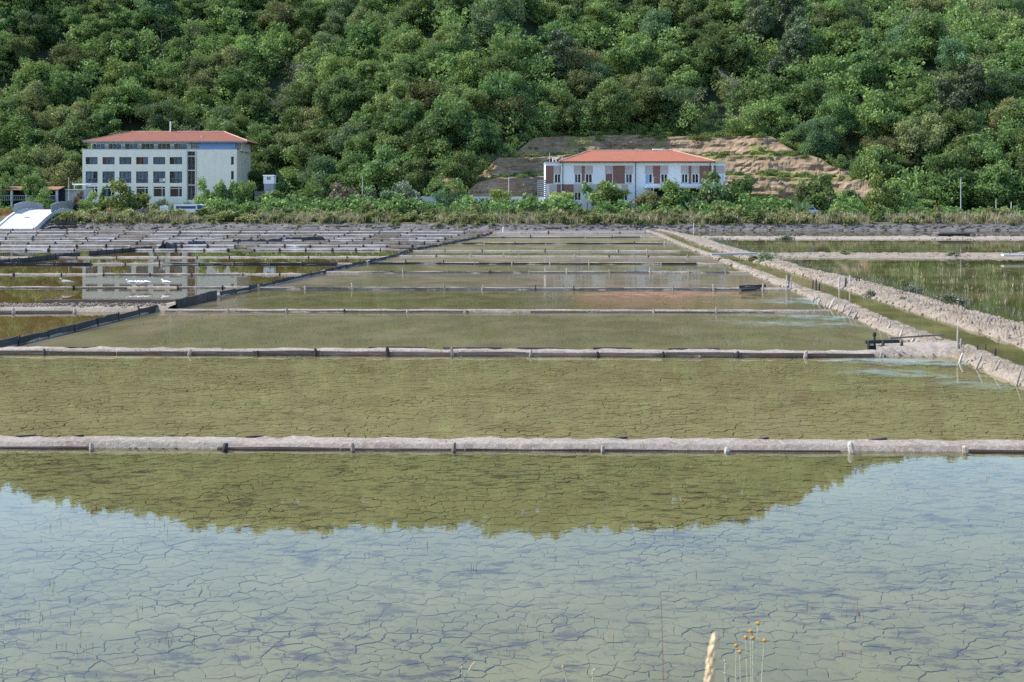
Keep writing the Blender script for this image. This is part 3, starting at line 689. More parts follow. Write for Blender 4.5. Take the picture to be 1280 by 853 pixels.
cross_dyke('pan_dyke', 'dark rough dyke sixth from the camera in the middle row', (462, 330.5), (905, 331), 0.36, 0.11, ('dyke', 'plank_black', 'stake'), 2.5, (0.05, 0.11), (0.05, 0.288), 0.05)
cross_dyke('pan_dyke', 'pale low dyke seventh from the camera in the middle row', (500, 321), (888, 322), 0.36, 0.09, ('dyke', 'plank_pale', 'stake'), 2.8, (0.05, 0.09), (0.05, 0.272), 0.03, lean=0.08)
cross_dyke('pan_dyke', 'white-boarded dyke eighth from the camera in the middle row', (515, 314.5), (850, 315), 0.42, 0.11, ('dyke', 'plank_pale', 'stake'), 3.0, (0.05, 0.12), (0.05, 0.288), 0.03, lean=0.12)
cross_dyke('pan_dyke', 'dark dyke ninth from the camera in the middle row', (566, 305.5), (842, 305.5), 0.42, 0.14, ('dyke', 'plank_black', 'stake'), 3.2, (0.06, 0.14), (0.06, 0.32000000000000006), 0.05)
cross_dyke('pan_dyke', 'pale dyke tenth from the camera in the middle row', (598, 298), (826, 298), 0.8, 0.2, ('dyke', 'plank', 'stake'), 3.4, (0.06, 0.2), (0.08, 0.4), 0.05)
cross_dyke('pan_dyke', 'farthest dyke of the middle row below the stone embankment', (622, 292.5), (816, 292.2), 1.0, 0.25, ('dyke', 'plank_pale', 'stake'), 3.6, (0.07, 0.2), (0.09, 0.42), 0.05)

# left-hand pans
LX0 = None
tb = cross_dyke('pan_dyke', 'wide sandy dyke with a long straight board on its far edge, left-hand pans', (-150, 392), (208, 390), 2.3, 0.15, ('dyke_sand', 'plank', 'stake'), 2.4, (0.04, 0.08), (0.05, 0.2), 0.04, skip=0.5, group='cross dykes of the left-hand pans')
add_plank(tb, G(53, 380.2), G(221, 380.4), 0.10, 0.13, 0.05, 'plank_red')
cross_dyke('pan_dyke', 'low stony dyke where the gulls stand, left-hand pans', (-150, 360.6), (322, 360.2), 0.32, 0.06, ('dyke', 'plank', 'plank_black'), 2.4, (0.04, 0.05), (0.05, 0.16000000000000003), 0.04, group='cross dykes of the left-hand pans')
cross_dyke('pan_dyke', 'pale gravelly dyke crossing the reflection of the cream building', (-150, 344.2), (392, 343.8), 0.42, 0.07, ('dyke', 'plank', 'plank_black'), 2.6, (0.04, 0.05), (0.05, 0.16000000000000003), 0.05, skip=0.6, group='cross dykes of the left-hand pans')
cross_dyke('pan_dyke', 'black-boarded dyke behind the reflection of the cream building', (-150, 331.2), (452, 330.8), 0.36, 0.1, ('dyke', 'plank_black', 'plank_black'), 2.4, (0.05, 0.13), (0.05, 0.272), 0.05, group='cross dykes of the left-hand pans')
cross_dyke('pan_dyke', 'pale pebbly strip just behind the black-boarded dyke', (-150, 323), (484, 322.2), 0.7, 0.08, ('dyke', 'plank', 'plank_black'), 3, (0.05, 0.05), (0.05, 0.16000000000000003), 0.05, skip=0.8, group='cross dykes of the left-hand pans')
# long rows of pale boards in front of the far shore (drying pans)
ORD = ['lowest', 'second', 'third', 'fourth', 'fifth', 'sixth', 'seventh', 'eighth', 'ninth', 'tenth', 'topmost']
ry_ = [313.6, 308.8, 305.2, 302.2, 299.5, 297.1, 294.9, 292.9, 291.1, 289.4, 287.9]
for k, y in enumerate(ry_):
    D = 6400 / (y - HY); xr = min(640 + left_at(min(D, 190)) * FPX / D - 12, 596 + 4 * k)
    mk = ['plank_pale', 'plank_pale', 'plank', 'plank_pale', 'plank_pale', 'plank', 'plank_pale', 'plank', 'plank_pale', 'plank', 'plank'][k]
    h = 0.17 + 0.02 * (k % 3)
    cross_dyke('board_row', '%s of the board rows in the drying pans below the far shore' % ORD[k], (-130, y), (xr, y - 0.3), 0.5, h * 0.5, ('dry_mud', mk, 'plank_black'), 2.3 + 0.25 * k, (0.10, h), (0.10, h * 1.3), 0.06, lean=h * 0.6, group='rows of boards of the drying pans', skip=0.22)
for k, (ya, yb) in enumerate(zip(ry_, ry_[1:])):
    ya -= 0.7; yb += 0.25
    D = 6400 / (yb - HY); xr = min(640 + left_at(min(D, 190)) * FPX / D - 10, 585)
    xa = [260, 60, -130][k] if k < 3 else -130
    b = MB(); n = 70; m_ = 5
    vs = []
    for j in range(m_):
        yy = 1 / lerp(1 / (ya - HY), 1 / (yb - HY), j / (m_ - 1)) + HY
        for p in resample([G(xa, yy), G(xr, yy)], n): vs.append((p.x, p.y, -0.012 + 0.10 * nz(p.x * 0.12, p.y * 0.16, 2) + 0.03 * nz(p.x * 0.7, p.y * 0.7, 2)))
    b.add(vs, [(j * n + i, j * n + i + 1, (j + 1) * n + i + 1, (j + 1) * n + i) for i in range(n - 1) for j in range(m_ - 1)])
    struct(b.build('drying_bed', M['dry_mud'], smooth=True), 'dry mud bed between the board rows, strip %s from the near side' % ['first', 'second', 'third', 'fourth', 'fifth', 'sixth', 'seventh', 'eighth', 'ninth', 'tenth'][k])

# left long board wall (towards the far shore), its shaded face painted in black
lw = thing('board_wall', 'long dark board wall running from the left front to the far shore', 'wall', (0, 0, 0), 0)
pts = resample([p for p in gpoly(LEFT)[1:]], 78)
for i, (p, q) in enumerate(zip(pts, pts[1:])):
    d = (q - p).normalized()
    h = 0.16 + 0.10 * random.random()
    if 48 < p.y < 56: continue
    add_plank(lw, p, q - d * 0.04, 0.06, h, 0.0, 'plank_black')
    add_post(lw, (p.x, p.y - 0.03, 0), 0.04, h + 0.10 * random.random(), 'plank_black', tilt=.15)
wb = [G(222, 385), G(246, 379.5), G(272, 373)]
for p, q in zip(wb, wb[1:]):
    for k in range(2):
        a_, c_ = p.lerp(q, k / 2), p.lerp(q, (k + 1) / 2 - 0.02)
        add_plank(lw, a_, c_, 0.08, 0.34, 0.0, 'plank_black', name='black_panel')
obj('mud_body', ridge_mesh([p + Vector((0.1, 0.1, 0)) for p in pts], [p + Vector((-0.5, 0.15, 0)) for p in pts], 200, 7, 0.12, 'mud_body', 0.04), M['dyke'], lw)
# second long board wall and its tarpaulin mounds
for lab, pa, pb, n in [('short dark board wall at the left edge below the board rows', (-60, 337), (100, 319.5), 14), ('thin dark board wall between the left-hand pans and the board rows', (112, 318.5), (190, 311.5), 9)]:
    w2 = thing('board_wall', lab, 'wall', (0, 0, 0))
    P = resample([G(*pa), G(*pb)], n)
    for p, q in zip(P, P[1:]):
        add_plank(w2, p, q, 0.08, 0.27, 0.0, 'plank_black'); add_post(w2, (p.x, p.y, 0), 0.06, 0.36, 'plank_black')
for lab, pa, pb, h in [('black tarpaulin mound among the board rows, the one nearer the left edge', (196, 310.5), (248, 305.6), 0.36), ('longer black tarpaulin mound among the board rows, farther back', (288, 304.6), (400, 300), 0.34)]:
    A_, B_ = G(*pa), G(*pb)
    me = ridge_mesh([A_, B_], [A_ + Vector((0.6, 1.8, 0)), B_ + Vector((0.6, 1.4, 0))], 60, 9, h, 'tarpaulin_mound', 0.22, 0.1)
    tag(obj('tarpaulin_mound', me, M['tarp']), lab, 'mound')

# right-hand long dykes
da = thing('channel_dyke', 'sandy dyke with a row of leaning stakes along the right of the middle pans', 'dyke', (0, 0, 0))
obj('mud_body', ridge_mesh(gpoly(DA_L), gpoly(DA_R), 900, 19, 0.16, 'mud_body', 0.07, 0.3, -0.15), M['dyke_sand'], da)
db = thing('lagoon_dyke', 'wide sandy dyke between the green channel and the lagoon', 'dyke', (0, 0, 0))
obj('mud_body', ridge_mesh(gpoly(DB_L), gpoly(DB_R), 900, 27, 0.19, 'mud_body', 0.09, 0.4, -0.2), M['dyke_sand'], db)
# leaning stakes
stk = [(1016, 377, 5), (1023, 379, 6), (1031, 382, 5), (1038, 384, 9), (1046, 387, 7), (1053, 390, 9), (1061, 394, 8), (1068, 398, 7), (1087, 403, 7), (1098, 408, 11), (1109, 413, 9), (1125, 421, 10), (1140, 428, 6), (1200, 452, 8), (1221, 459, 14), (1242, 467, 13), (1271, 480, 15), (1320, 505, 16), (1372, 528, 16)]
for (x, y, hp) in stk:
    p = G(x, y, 0.03); ppm = (y - HY) / (CAM_H - 0.03); L = hp / ppm * 1.3
    b = MB(); lean = random.uniform(0.35, 0.6)
    top = Vector((L * lean, L * 0.25, L * 0.95)); r = 0.030 * random.uniform(0.8, 1.4)
    b.tube([(-top * 0.4), Vector((0, 0, 0)), top * 0.6 + Vector((random.uniform(-.02, .02), 0, 0)), top], [r * 1.1, r * 1.1, r, r * 0.6], 6)
    o = b.build('stake', M['stake'], da); o.location = p
# pale stones along the waterline of the far half of the dyke
for i in range(46):
    k = random.random(); P = gpoly(DA_L)
    pp = resample(P[:9], 60)[int(k * 59)]
    b = MB(); s_ = random.uniform(0.06, 0.15)
    b.sphere((0, 0, 0), s_, 6, 4, (random.uniform(.8, 1.6), random.uniform(.8, 1.4), random.uniform(.5, .8)))
    b.v = [(x * (1 + .25 * nz(x * 9 + i, y * 9, z * 9)), y * (1 + .25 * nz(y * 9, i, x * 9)), z) for x, y, z in b.v]
    o = b.build('stone', M['dyke'], da); o.location = (pp.x + random.uniform(0.0, 0.5), pp.y, 0.08)
# crumbling clods on both sandy dykes: uncountable
def clods(name, label, La, Lb, n, smin, smax, h, parent, m):
    A = resample(La, 200); B = resample(Lb, 200); b = MB()
    for i in range(n):
        k = int(199 * (1 - random.random() ** 0.6)); t = random.uniform(0.06, 0.94)
        p = A[k].lerp(B[k], t); zz = h * math.sin(min(1, min(t, 1 - t) / 0.36) * math.pi / 2)
        s_ = random.uniform(smin, smax)
        n0 = len(b.v); b.sphere((p.x, p.y, zz - 0.02), s_, 5, 3, (1.2, 1.0, 0.7))
        for q in range(n0, len(b.v)):
            x, y, z = b.v[q]; b.v[q] = (x + random.uniform(-.3, .3) * s_, y + random.uniform(-.3, .3) * s_, z + random.uniform(-.3, .3) * s_)
    o = b.build(name, m, parent); tag(o, label, kind='stuff'); return o
clods('clods', 'crumbling clods on the stake-lined dyke', gpoly(DA_L), gpoly(DA_R), 5000, 0.010, 0.045, 0.13, da, M['dyke_sand'])
clods('clods', 'crumbling clods on the wide sandy dyke', gpoly(DB_L), gpoly(DB_R), 9000, 0.012, 0.055, 0.17, db, M['dyke_sand'])
def xclods(t, pa, pb, w, n, h, smin=0.015, smax=0.05, m='dyke'):
    a, b0 = G(*pa), G(*pb); sd = Vector((0, w, 0))
    o = clods('clods', 'small clods and pebbles on the dyke top', [a, b0], [a + sd, b0 + sd], n, smin, smax, h, t, M[m])
xclods(t1, (-190, 559.5), (1500, 566.5), 0.68, 2200, 0.09, 0.006, 0.028)
xclods(t2, (-190, 441.5), (1190, 446.5), 0.62, 1400, 0.10, 0.012, 0.045)
xclods(tb, (-150, 391), (208, 390), 2.5, 900, 0.2, 0.03, 0.09, 'dyke_sand')
# lagoon cross dykes
ld1 = thing('lagoon_cross_dyke', 'stony dyke crossing the lagoon, the nearer of two', 'dyke', (0, 0, 0), 0, 'dykes crossing the lagoon')
obj('mud_body', ridge_mesh([G(938, 322), G(1100, 323.5), G(1700, 326)], [G(930, 318), G(1100, 317), G(1700, 318)], 160, 9, 0.20, 'mud_body', 0.12, 0.3, -0.15), M['dyke_sand'], ld1)
ld2 = thing('lagoon_cross_dyke', 'pale thin dyke crossing the lagoon, the farther of two', 'dyke', (0, 0, 0), 0, 'dykes crossing the lagoon')
obj('mud_body', ridge_mesh([G(872, 299), G(1100, 299.5), G(1700, 300)], [G(862, 296.5), G(1100, 296.6), G(1700, 297)], 160, 9, 0.20, 'mud_body', 0.12, 0.3, -0.15), M['dyke'], ld2)
clods('clods', 'stones on the nearer lagoon dyke', [G(938, 322), G(1500, 325)], [G(938, 318), G(1500, 318)], 700, 0.04, 0.13, 0.18, ld1, M['dyke'])
clods('clods', 'stones on the farther lagoon dyke', [G(872, 299), G(1500, 300)], [G(872, 296.5), G(1500, 297)], 500, 0.05, 0.15, 0.18, ld2, M['dyke'])
# single posts and post groups
def lone_post(lab, x, y, hp, wp, mk='stake', zb=0.0, group='posts standing by the dykes'):
    p = G(x, y, zb); ppm = (y - HY) / (CAM_H - zb)
    b = MB(); r = wp / ppm / 2; h = hp / ppm
    b.tube([(0, 0, -0.4), (0, 0, h * 0.5), (r * 0.3, 0, h * 0.96), (r * 0.3, 0, h)], [r, r * 1.02, r * 0.95, r * 0.7], 7)
    o = b.build('post', M[mk]); o.location = p; o.name = 'marker_post'
    return tag(o, lab, 'post', group)
lone_post('tall pale square post at the junction of plank-faced dyke and sandy dyke', 1197, 437, 28, 2.4, 'stake', 0.15)
lone_post('stub of pale post right beside the tall pale post', 1201, 435.5, 12, 2.6, 'stake', 0.15)
for (x, y, h, w, l) in [(1016, 367, 17, 1.6, 'leftmost thin post'), (1020, 366, 17, 2, 'middle dark post'), (1024, 367, 13, 2, 'rightmost dark stub')]:
    lone_post(l + ' of three standing in the channel', x, y, h, w, 'plank_black', -0.1, 'three posts in the channel')
for (x, y, h, w, m_, l) in [(1049, 357, 11, 2, 'plank_pale', 'leaning pale post'), (1057, 356, 9, 2.4, 'plank_black', 'thick black post'), (1062, 355, 11, 1.6, 'plank_pale', 'thin pale post'), (1071, 352, 5, 1.6, 'plank_black', 'short black stub'), (1074, 352, 5, 1.6, 'plank_black', 'last short black stub to the right')]:
    lone_post(l + ' of the cluster on the wide sandy dyke', x, y, h, w, m_, 0.2, 'post cluster on the sandy dyke')
for (x, y, h, m_, l) in [(983, 358, 14, 'plank_pale', 'left pale post'), (986, 357.5, 14, 'plank_black', 'dark post'), (989, 358, 11, 'plank_pale', 'right pale post')]:
    lone_post(l + ' of the trio where a dark beam meets the stake-lined dyke', x, y, h, 1.5, m_, 0.2, 'post trio on the dyke')
for (x, y, h, l) in [(1222, 437, 6, 'small dark stub with a footing'), (1232, 439, 9, 'slim dark post'), (1244, 444, 8, 'thick dark broken post')]:
    lone_post(l + ' on the channel side of the stake-lined dyke', x, y, h, 2.6 if 'thick' in l else 1.6, 'plank_black', 0.15)
lone_post('thin white post on the far end of the lagoon dyke', 867, 291, 12, 1.2, 'plank_pale', 0.2)
lone_post('short white post at the far end of the middle pans', 629, 291, 7, 2.0, 'plank_pale', 0.1)
# plank footbridge across the far channel and the low culvert deck in the lagoon
fb = MB(); fb.beam(G(888, 318, .45), G(945, 317, .5), 1.0, 0.12); tag(fb.build('plank_footbridge', M['grey_metal']), 'grey plank footbridge over the far part of the channel', 'footbridge')
cd = thing('culvert', 'low dark culvert deck on the farther lagoon dyke', 'culvert', G(1195, 298))
b = MB(); b.box(-2.2, 2.2, -0.2, 2.0, 0.55, 0.75); b.build('deck', M['dry_mud'], cd)
b = MB(); b.box(-1.9, 1.7, -0.05, 1.8, -0.1, 0.545); b.build('opening', M['plank_black'], cd)  # solid black block painted in for the shaded opening
for x in (-2.6, 2.6, 3.4):
    b = MB(); b.sphere((x, 0, 0.2), 0.5, 7, 5, (1, .9, .7)); b.build('stone', M['stone_wall'], cd)
wb_ = MB(); wb_.beam(G(1253, 319, .4), G(1300, 320, .35), 0.8, 0.14); tag(wb_.build('white_board', M['plank_pale']), 'long white board lying on the nearer lagoon dyke at the right edge', 'board')

# stone embankment at the far shore
bw = thing('stone_embankment', 'dark rubble stone embankment along the far shore', 'embankment')
xs_ = [float(v) for v in np.arange(-150, 170, 0.9)]; V = []
for X in xs_:
    for j, (o, z) in enumerate([(-1.5, -0.1), (-1.0, 0.12), (-0.7, 0.3), (-0.45, 0.5), (-0.2, 0.7), (0.2, 0.9), (1.2, 1.2)]):
        y = BANK(X) + o
        V.append((X, y + 0.30 * nz(X * 0.9, z * 3) + .2 * nz(X * 2.5, z * 5), z + 0.15 * nz(X * 0.8, z * 2, 4) * (z > 0)))
F = [(i * 7 + j, (i + 1) * 7 + j, (i + 1) * 7 + j + 1, i * 7 + j + 1) for i in range(len(xs_) - 1) for j in range(6)]
me = bpy.data.meshes.new('rubble_core'); me.from_pydata(V, [], F); me.update()
obj('rubble_core', me, M['stone_wall'], bw)
sp = []
for k in range(3):
    b = MB(); b.sphere((0, 0, 0), 1, 7, 4, (1, .8, .7)); b.v = [tuple(Vector(p) * (1 + .35 * nz(p[0] * 2 + k * 5, p[1] * 2, p[2] * 2))) for p in b.v]
    me = b.mesh('stone'); me.materials.append(M['stone_wall']); sp.append(me)
for i in range(300):
    X = random.uniform(-95, 95); t = random.random()
    o = bpy.data.objects.new('stone', random.choice(sp)); COL.objects.link(o); o.parent = bw
    o.location = (X, BANK(X) - 1.25 + 1.25 * t, 0.05 + 0.8 * t); s_ = random.uniform(0.13, 0.30); o.scale = (s_ * random.uniform(1, 1.7), s_, s_ * .8); o.rotation_euler = (0, 0, random.uniform(0, 6))

# ================================================================== VEGETATION
def leaf_quads(P, Nrm, size, jitter=0.7, aspect=1.5, rg=rng):
    """P (n,3) centres, Nrm (n,3) outward normals -> (n,4,3) leaf-spray quads"""
    n = len(P); nn = Nrm + rg.normal(0, jitter, (n, 3)); nn /= np.linalg.norm(nn, axis=1, keepdims=True) + 1e-9
    r = rg.normal(0, 1, (n, 3)); u = np.cross(nn, r); u /= np.linalg.norm(u, axis=1, keepdims=True) + 1e-9
    v = np.cross(nn, u); s = size * rg.uniform(0.6, 1.3, (n, 1))
    u = u * s * 0.5 * aspect; v = v * s * 0.5
    k = rg.uniform(0.25, 0.75, (n, 1))
    return np.stack([P - u, P + v * 1.0 + u * (k - 0.5) * 0.5, P + u, P - v * 0.9 + u * (0.5 - k) * 0.5], axis=1)

def crown_arrays(width, height, base, lobes, leaves, size, seed, lobe_r=(0.16, 0.27), droop=0.0, jitter=0.7, shape='round'):
    """leaf quads of a lobed crown: `base` is the height of its underside"""
    rg = np.random.default_rng(seed); W = width / 2; C = []; Rr = []
    for i in range(lobes):
        while True:
            p = rg.uniform(-1, 1, 3)
            if 0.15 < np.linalg.norm(p) < 1 and p[2] > -0.75: break
        p = p / np.linalg.norm(p) * rg.uniform(0.40, 1.0)
        if shape == 'cone': p[:2] *= (1 - 0.62 * (p[2] + 1) / 2)
        C.append((p[0] * W, p[1] * W, base + height * (p[2] * 0.5 + 0.5))); Rr.append(width * rg.uniform(*lobe_r))
    C = np.array(C); Rr = np.array(Rr)
    wts = Rr ** 2 / (Rr ** 2).sum(); idx = rg.choice(lobes, leaves, p=wts)
    d = rg.normal(0, 1, (leaves, 3)); d[:, 2] = d[:, 2] * 0.9 + 0.18; d /= np.linalg.norm(d, axis=1, keepdims=True)
    rad = rg.uniform(0.45, 1.0, leaves) ** 0.5 * (1 + 0.30 * rg.normal(0, 1, leaves)).clip(0.5, 1.5)
    P = C[idx] + d * (Rr[idx] * rad)[:, None] * np.array([1, 1, 0.8])
    tone = rg.uniform(-0.12, 0.12, lobes)[idx] + rg.uniform(-0.10, 0.10, leaves)
    keep = P[:, 2] > base * 0.75
    P, d, tone = P[keep], d[keep], tone[keep]
    return leaf_quads(P, d, size, jitter, 1.5, rg), tone

def limb_mesh(height, rad, spread, n, seed, top=0.72, name='trunk', twigs=0):
    rs = random.Random(seed); b = MB(); h = height * top
    bend = [Vector((rs.uniform(-.25, .25) * k * 0.35, rs.uniform(-.25, .25) * k * 0.35, h * k / 4)) for k in range(5)]
    b.tube([Vector((0, 0, -1.2))] + bend, [rad * 1.3, rad * 1.15, rad, rad * .8, rad * .6, rad * .3], 7)
    for i in range(n):
        k = rs.uniform(0.3, 0.95); p = bend[int(k * 4)].lerp(bend[min(4, int(k * 4) + 1)], k * 4 % 1)
        a = rs.uniform(0, 6.28); L = spread * rs.uniform(0.5, 1.0)
        e = p + Vector((math.cos(a) * L, math.sin(a) * L, L * rs.uniform(0.35, 0.9))); mid = p.lerp(e, 0.5) + Vector((0, 0, L * 0.08))
        r = rad * rs.uniform(0.3, 0.5); b.tube([p, mid, e], [r, r * .65, r * .25], 5)
        for q in range(twigs):
            t = rs.uniform(0.35, 1); s0 = p.lerp(e, t); a2 = a + rs.uniform(-1.1, 1.1); l2 = L * rs.uniform(0.25, 0.6)
            e2 = s0 + Vector((math.cos(a2) * l2, math.sin(a2) * l2, l2 * rs.uniform(0.2, 1.1)))
            b.tube([s0, s0.lerp(e2, .5) + Vector((0, 0, l2 * .06)), e2], [r * .4, r * .28, r * .14], 4, cap=False)
    return b.mesh(name)

# --- tree prototypes: shared meshes (crown about 10 m across, standing on z = 0)
CROWNS = {}; TRUNKS = {}
def proto_tree(kind, k, m, **kw):
    q, tone = crown_arrays(seed=100 + k * 7 + hash_kind[kind], **kw)
    CROWNS.setdefault(kind, []).append(quads_mesh('crown', q, M[m], tone))
    t = limb_mesh(kw['base'] + kw['height'], 0.22, kw['width'] * 0.33, 6, k); t.materials.append(M['bark']); TRUNKS.setdefault(kind, []).append(t)
hash_kind = {'deep': 1, 'mid': 2, 'olive': 3, 'blue': 4, 'pine': 5, 'bright': 6, 'bare': 7}
for k in range(4): proto_tree('deep', k, 'leaf_deep', width=10, height=8.5, base=0.9, lobes=38 + 6 * k, leaves=11500, size=0.31, lobe_r=(0.05, 0.17))
for k in range(4): proto_tree('mid', k, 'leaf_mid', width=9.6, height=8.0, base=0.8, lobes=44 + 5 * k, leaves=11500, size=0.30, lobe_r=(0.05, 0.17))
for k in range(3): proto_tree('olive', k, 'leaf_olive', width=9, height=7.6, base=0.8, lobes=32, leaves=9500, size=0.27, lobe_r=(0.11, 0.2))
for k in range(2): proto_tree('blue', k, 'leaf_blue', width=8.6, height=9.5, base=0.8, lobes=28, leaves=9500, size=0.28, lobe_r=(0.12, 0.22))
for k in range(2): proto_tree('pine', k, 'leaf_pine', width=9, height=11, base=2.5, lobes=36, leaves=7000, size=0.34, lobe_r=(0.09, 0.16), shape='cone')
for k in range(2): proto_tree('bright', k, 'leaf_bright', width=9, height=7.8, base=0.8, lobes=28, leaves=9500, size=0.31, lobe_r=(0.13, 0.23))
for k in range(3):
    q, tone = crown_arrays(8, 5.5, 2.0, 18, 420, 0.34, 900 + k); CROWNS.setdefault('bare', []).append(quads_mesh('crown', q, M['leaf_olive'], tone))
    t = limb_mesh(8.2, 0.15, 3.4, 15, 40 + k, 0.8, twigs=9); t.materials.append(M['bark_grey']); TRUNKS.setdefault('bare', []).append(t)

def add_tree(name, label, kind, X, D, z, s=1.0, sz=None, rz=None, group=None, k=None, cat='tree'):
    k = random.randrange(len(CROWNS[kind])) if k is None else k
    t = thing(name, label, cat, (X, D, z), random.uniform(0, 6.28) if rz is None else rz, group)
    t.scale = (s, s, sz or s)
    for n, me in (('crown', CROWNS[kind][k]), ('trunk', TRUNKS[kind][k])):
        o = bpy.data.objects.new(n, me); COL.objects.link(o); o.parent = t
    return t

# --- the wood on the hill: about 300 trees in view
KDESC = {'deep': 'deep green broadleaf tree', 'mid': 'mid green broadleaf tree', 'olive': 'dull olive broadleaf tree', 'blue': 'bluish green tall tree', 'pine': 'dark grey-green pine', 'bright': 'light yellow-green tree', 'bare': 'half-bare grey tree'}
def region(px):
    if px < 330: return 'behind the cream building'
    if px < 680: return 'between the two buildings'
    if px < 910: return 'behind the white building'
    if px < 1100: return 'above the rock terraces'
    return 'towards the right edge'
def tier(py): return 'at the hill foot' if py > 150 else ('halfway up the hill' if py > 70 else 'high on the hill')
cand = []
sp_x, sp_s = 9.0, 8.1
j = 0; s = 0.5
while s < 140:
    X = -170 + (j % 2) * sp_x / 2
    while X < 175:
        x = X + random.uniform(-.38, .38) * sp_x; ss = s + random.uniform(-.38, .38) * sp_s
        X += sp_x
        D = FOOT(x) + ss
        if ss < 22.5 and quarry_w(x, max(ss, 0)) > 0.12: continue
        z = hill(x, D); px = 640 + x * FPX / D; py = HY - (z + 6 - CAM_H) * FPX / D
        cand.append((px, py, x, D, z))
    j += 1; s += sp_s
inview = [c for c in cand if -25 < c[0] < 1305 and c[1] > -22]
inview.sort(key=lambda c: -c[1])
picked = inview
while len(picked) > 296:      # thin evenly to about 300 countable trees
    picked.pop(random.randrange(len(picked) // 3, len(picked)))
pickset = set(id(c) for c in picked)
hill_trees = []
for (px, py, x, D, z) in picked:
    r = random.random(); cl = nz(x * 0.03, D * 0.03, 12)
    grey = max(0, 1 - ((px - 340) / 75) ** 2 - ((py - 60) / 60) ** 2) + max(0, 1 - ((px - 1175) / 60) ** 2 - ((py - 40) / 35) ** 2) + max(0, 1 - ((px - 580) / 40) ** 2 - ((py - 30) / 40) ** 2)
    pine = max(0, 1 - ((px - 985) / 55) ** 2 - ((py - 70) / 60) ** 2) + max(0, 1 - ((px - 710) / 16) ** 2 - ((py - 95) / 45) ** 2) + max(0, 1 - ((px - 1200) / 30) ** 2 - ((py - 130) / 25) ** 2)
    if pine > 0.2: kind = 'pine'
    elif grey * 0.5 > r: kind = 'bare'
    elif r < 0.36 - 0.3 * cl: kind = 'deep'
    elif r < 0.66: kind = 'mid'
    elif r < 0.80: kind = 'olive'
    elif r < 0.90: kind = 'blue'
    elif r < 0.97: kind = 'bright'
    else: kind = 'bare'
    sc = random.uniform(0.84, 1.22) * (0.9 if kind == 'bare' else 1)
    t_ = add_tree({'pine': 'pine_tree', 'bare': 'half_bare_tree'}.get(kind, 'broadleaf_tree'), '%s %s, %s' % (KDESC[kind], region(px), tier(py)), kind, x, D, z - 0.5, sc, sc * random.uniform(0.9, 1.15), None, 'trees of the hillside wood')
    hill_trees.append((px, t_))
ORDW = ['first', 'second', 'third', 'fourth', 'fifth', 'sixth', 'seventh', 'eighth', 'ninth', 'tenth', 'eleventh', 'twelfth', 'thirteenth', 'fourteenth', 'fifteenth', 'sixteenth', 'seventeenth', 'eighteenth', 'nineteenth', 'twentieth']
by_label = {}
for px, t_ in sorted(hill_trees, key=lambda a: a[0]): by_label.setdefault(t_['label'], []).append(t_)
for lab, ts in by_label.items():
    if len(ts) > 1:
        for k, t_ in enumerate(ts): t_['label'] = lab + ', ' + ORDW[min(k, 19)] + ' from left'

# filler understorey and the wood beyond the frame (one mass)
def woodland_mass(name, label, items, m, leaves, size, lobes=9):
    Q = []; T = []
    protos = [crown_arrays(1.0, 0.85, 0.12, lobes, leaves, size, 500 + i, (0.07, 0.20)) for i in range(6)]
    for (x, y, z, w) in items:
        q, t = protos[random.randrange(6)]; a = random.uniform(0, 6.28); c, s_ = math.cos(a), math.sin(a)
        Rm = np.array([[c, s_, 0], [-s_, c, 0], [0, 0, 1]])
        Q.append((q @ Rm) * w + np.array([x, y, z])); T.append(t + random.uniform(-0.12, 0.12))
    o = obj(name, quads_mesh(name, np.concatenate(Q), M[m], np.concatenate(T)))
    return tag(o, label, kind='stuff')
fill = []
for i in range(800):
    px = random.uniform(-60, 1340); s = random.uniform(-3, 118); D = 275 + s; x = XD(px, D); D = FOOT(x) + s
    if s < 20.5 and quarry_w(x, max(s, 0)) > 0.12: continue
    fill.append((x, D, hill(x, D) - 0.3, random.uniform(4.5, 8.5)))
far = [c for c in cand if id(c) not in pickset]
thin = [c for c in far if -60 < c[0] < 1340 and c[1] > -40]
far = [c for c in far if not (-60 < c[0] < 1340 and c[1] > -40)]
fill += [(c[2], c[3], c[4] - 0.5, random.uniform(9.5, 12)) for c in thin]
print('thinned', len(thin), 'picked', len(picked))
for i in range(900):
    x = random.uniform(-16, 82); s = random.uniform(0, 27); w_ = quarry_w(x, s)
    if (x > 8 or s > 9) and 0.03 < w_ < 0.75: fill.append((x, FOOT(x) + s, hill(x, FOOT(x) + s) - 0.2, random.uniform(1.6, 4.2)))
for i in range(110):
    px = random.uniform(-60, 430); D = random.uniform(330, 430); x = XD(px, D); fill.append((x, D, hill(x, D) - 0.3, random.uniform(6, 10)))
woodland_mass('undergrowth', 'mixed green undergrowth filling the gaps between the hillside trees', fill, 'leaf_mid', 760, 0.050, 26)
items = [(c[2], c[3], c[4] - 0.5, random.uniform(8.5, 11)) for c in far]
s = 141
for i in range(900):
    x = random.uniform(-290, 300); D = random.uniform(270, 470)
    px = 640 + x * FPX / D; dr, hr = ridge(px)
    if D > dr + 22: continue
    if D - FOOT(x) < (136 if -140 < x < 145 else 2): continue
    items.append((x, D, hill(x, D) - 0.5, random.uniform(8, 11.5)))
for i in range(300):
    px = -250 + i * 5.5; dr, hr = ridge(px); d = dr + random.uniform(-6, 4); x = XD(px, d)
    items.append((x, d, hill(x, d) - 0.5, random.uniform(7.5, 11)))
woodland_mass('woodland', 'wood on the upper hill above the picture, seen only mirrored in the water', items, 'leaf_deep', 330, 0.105, 12)

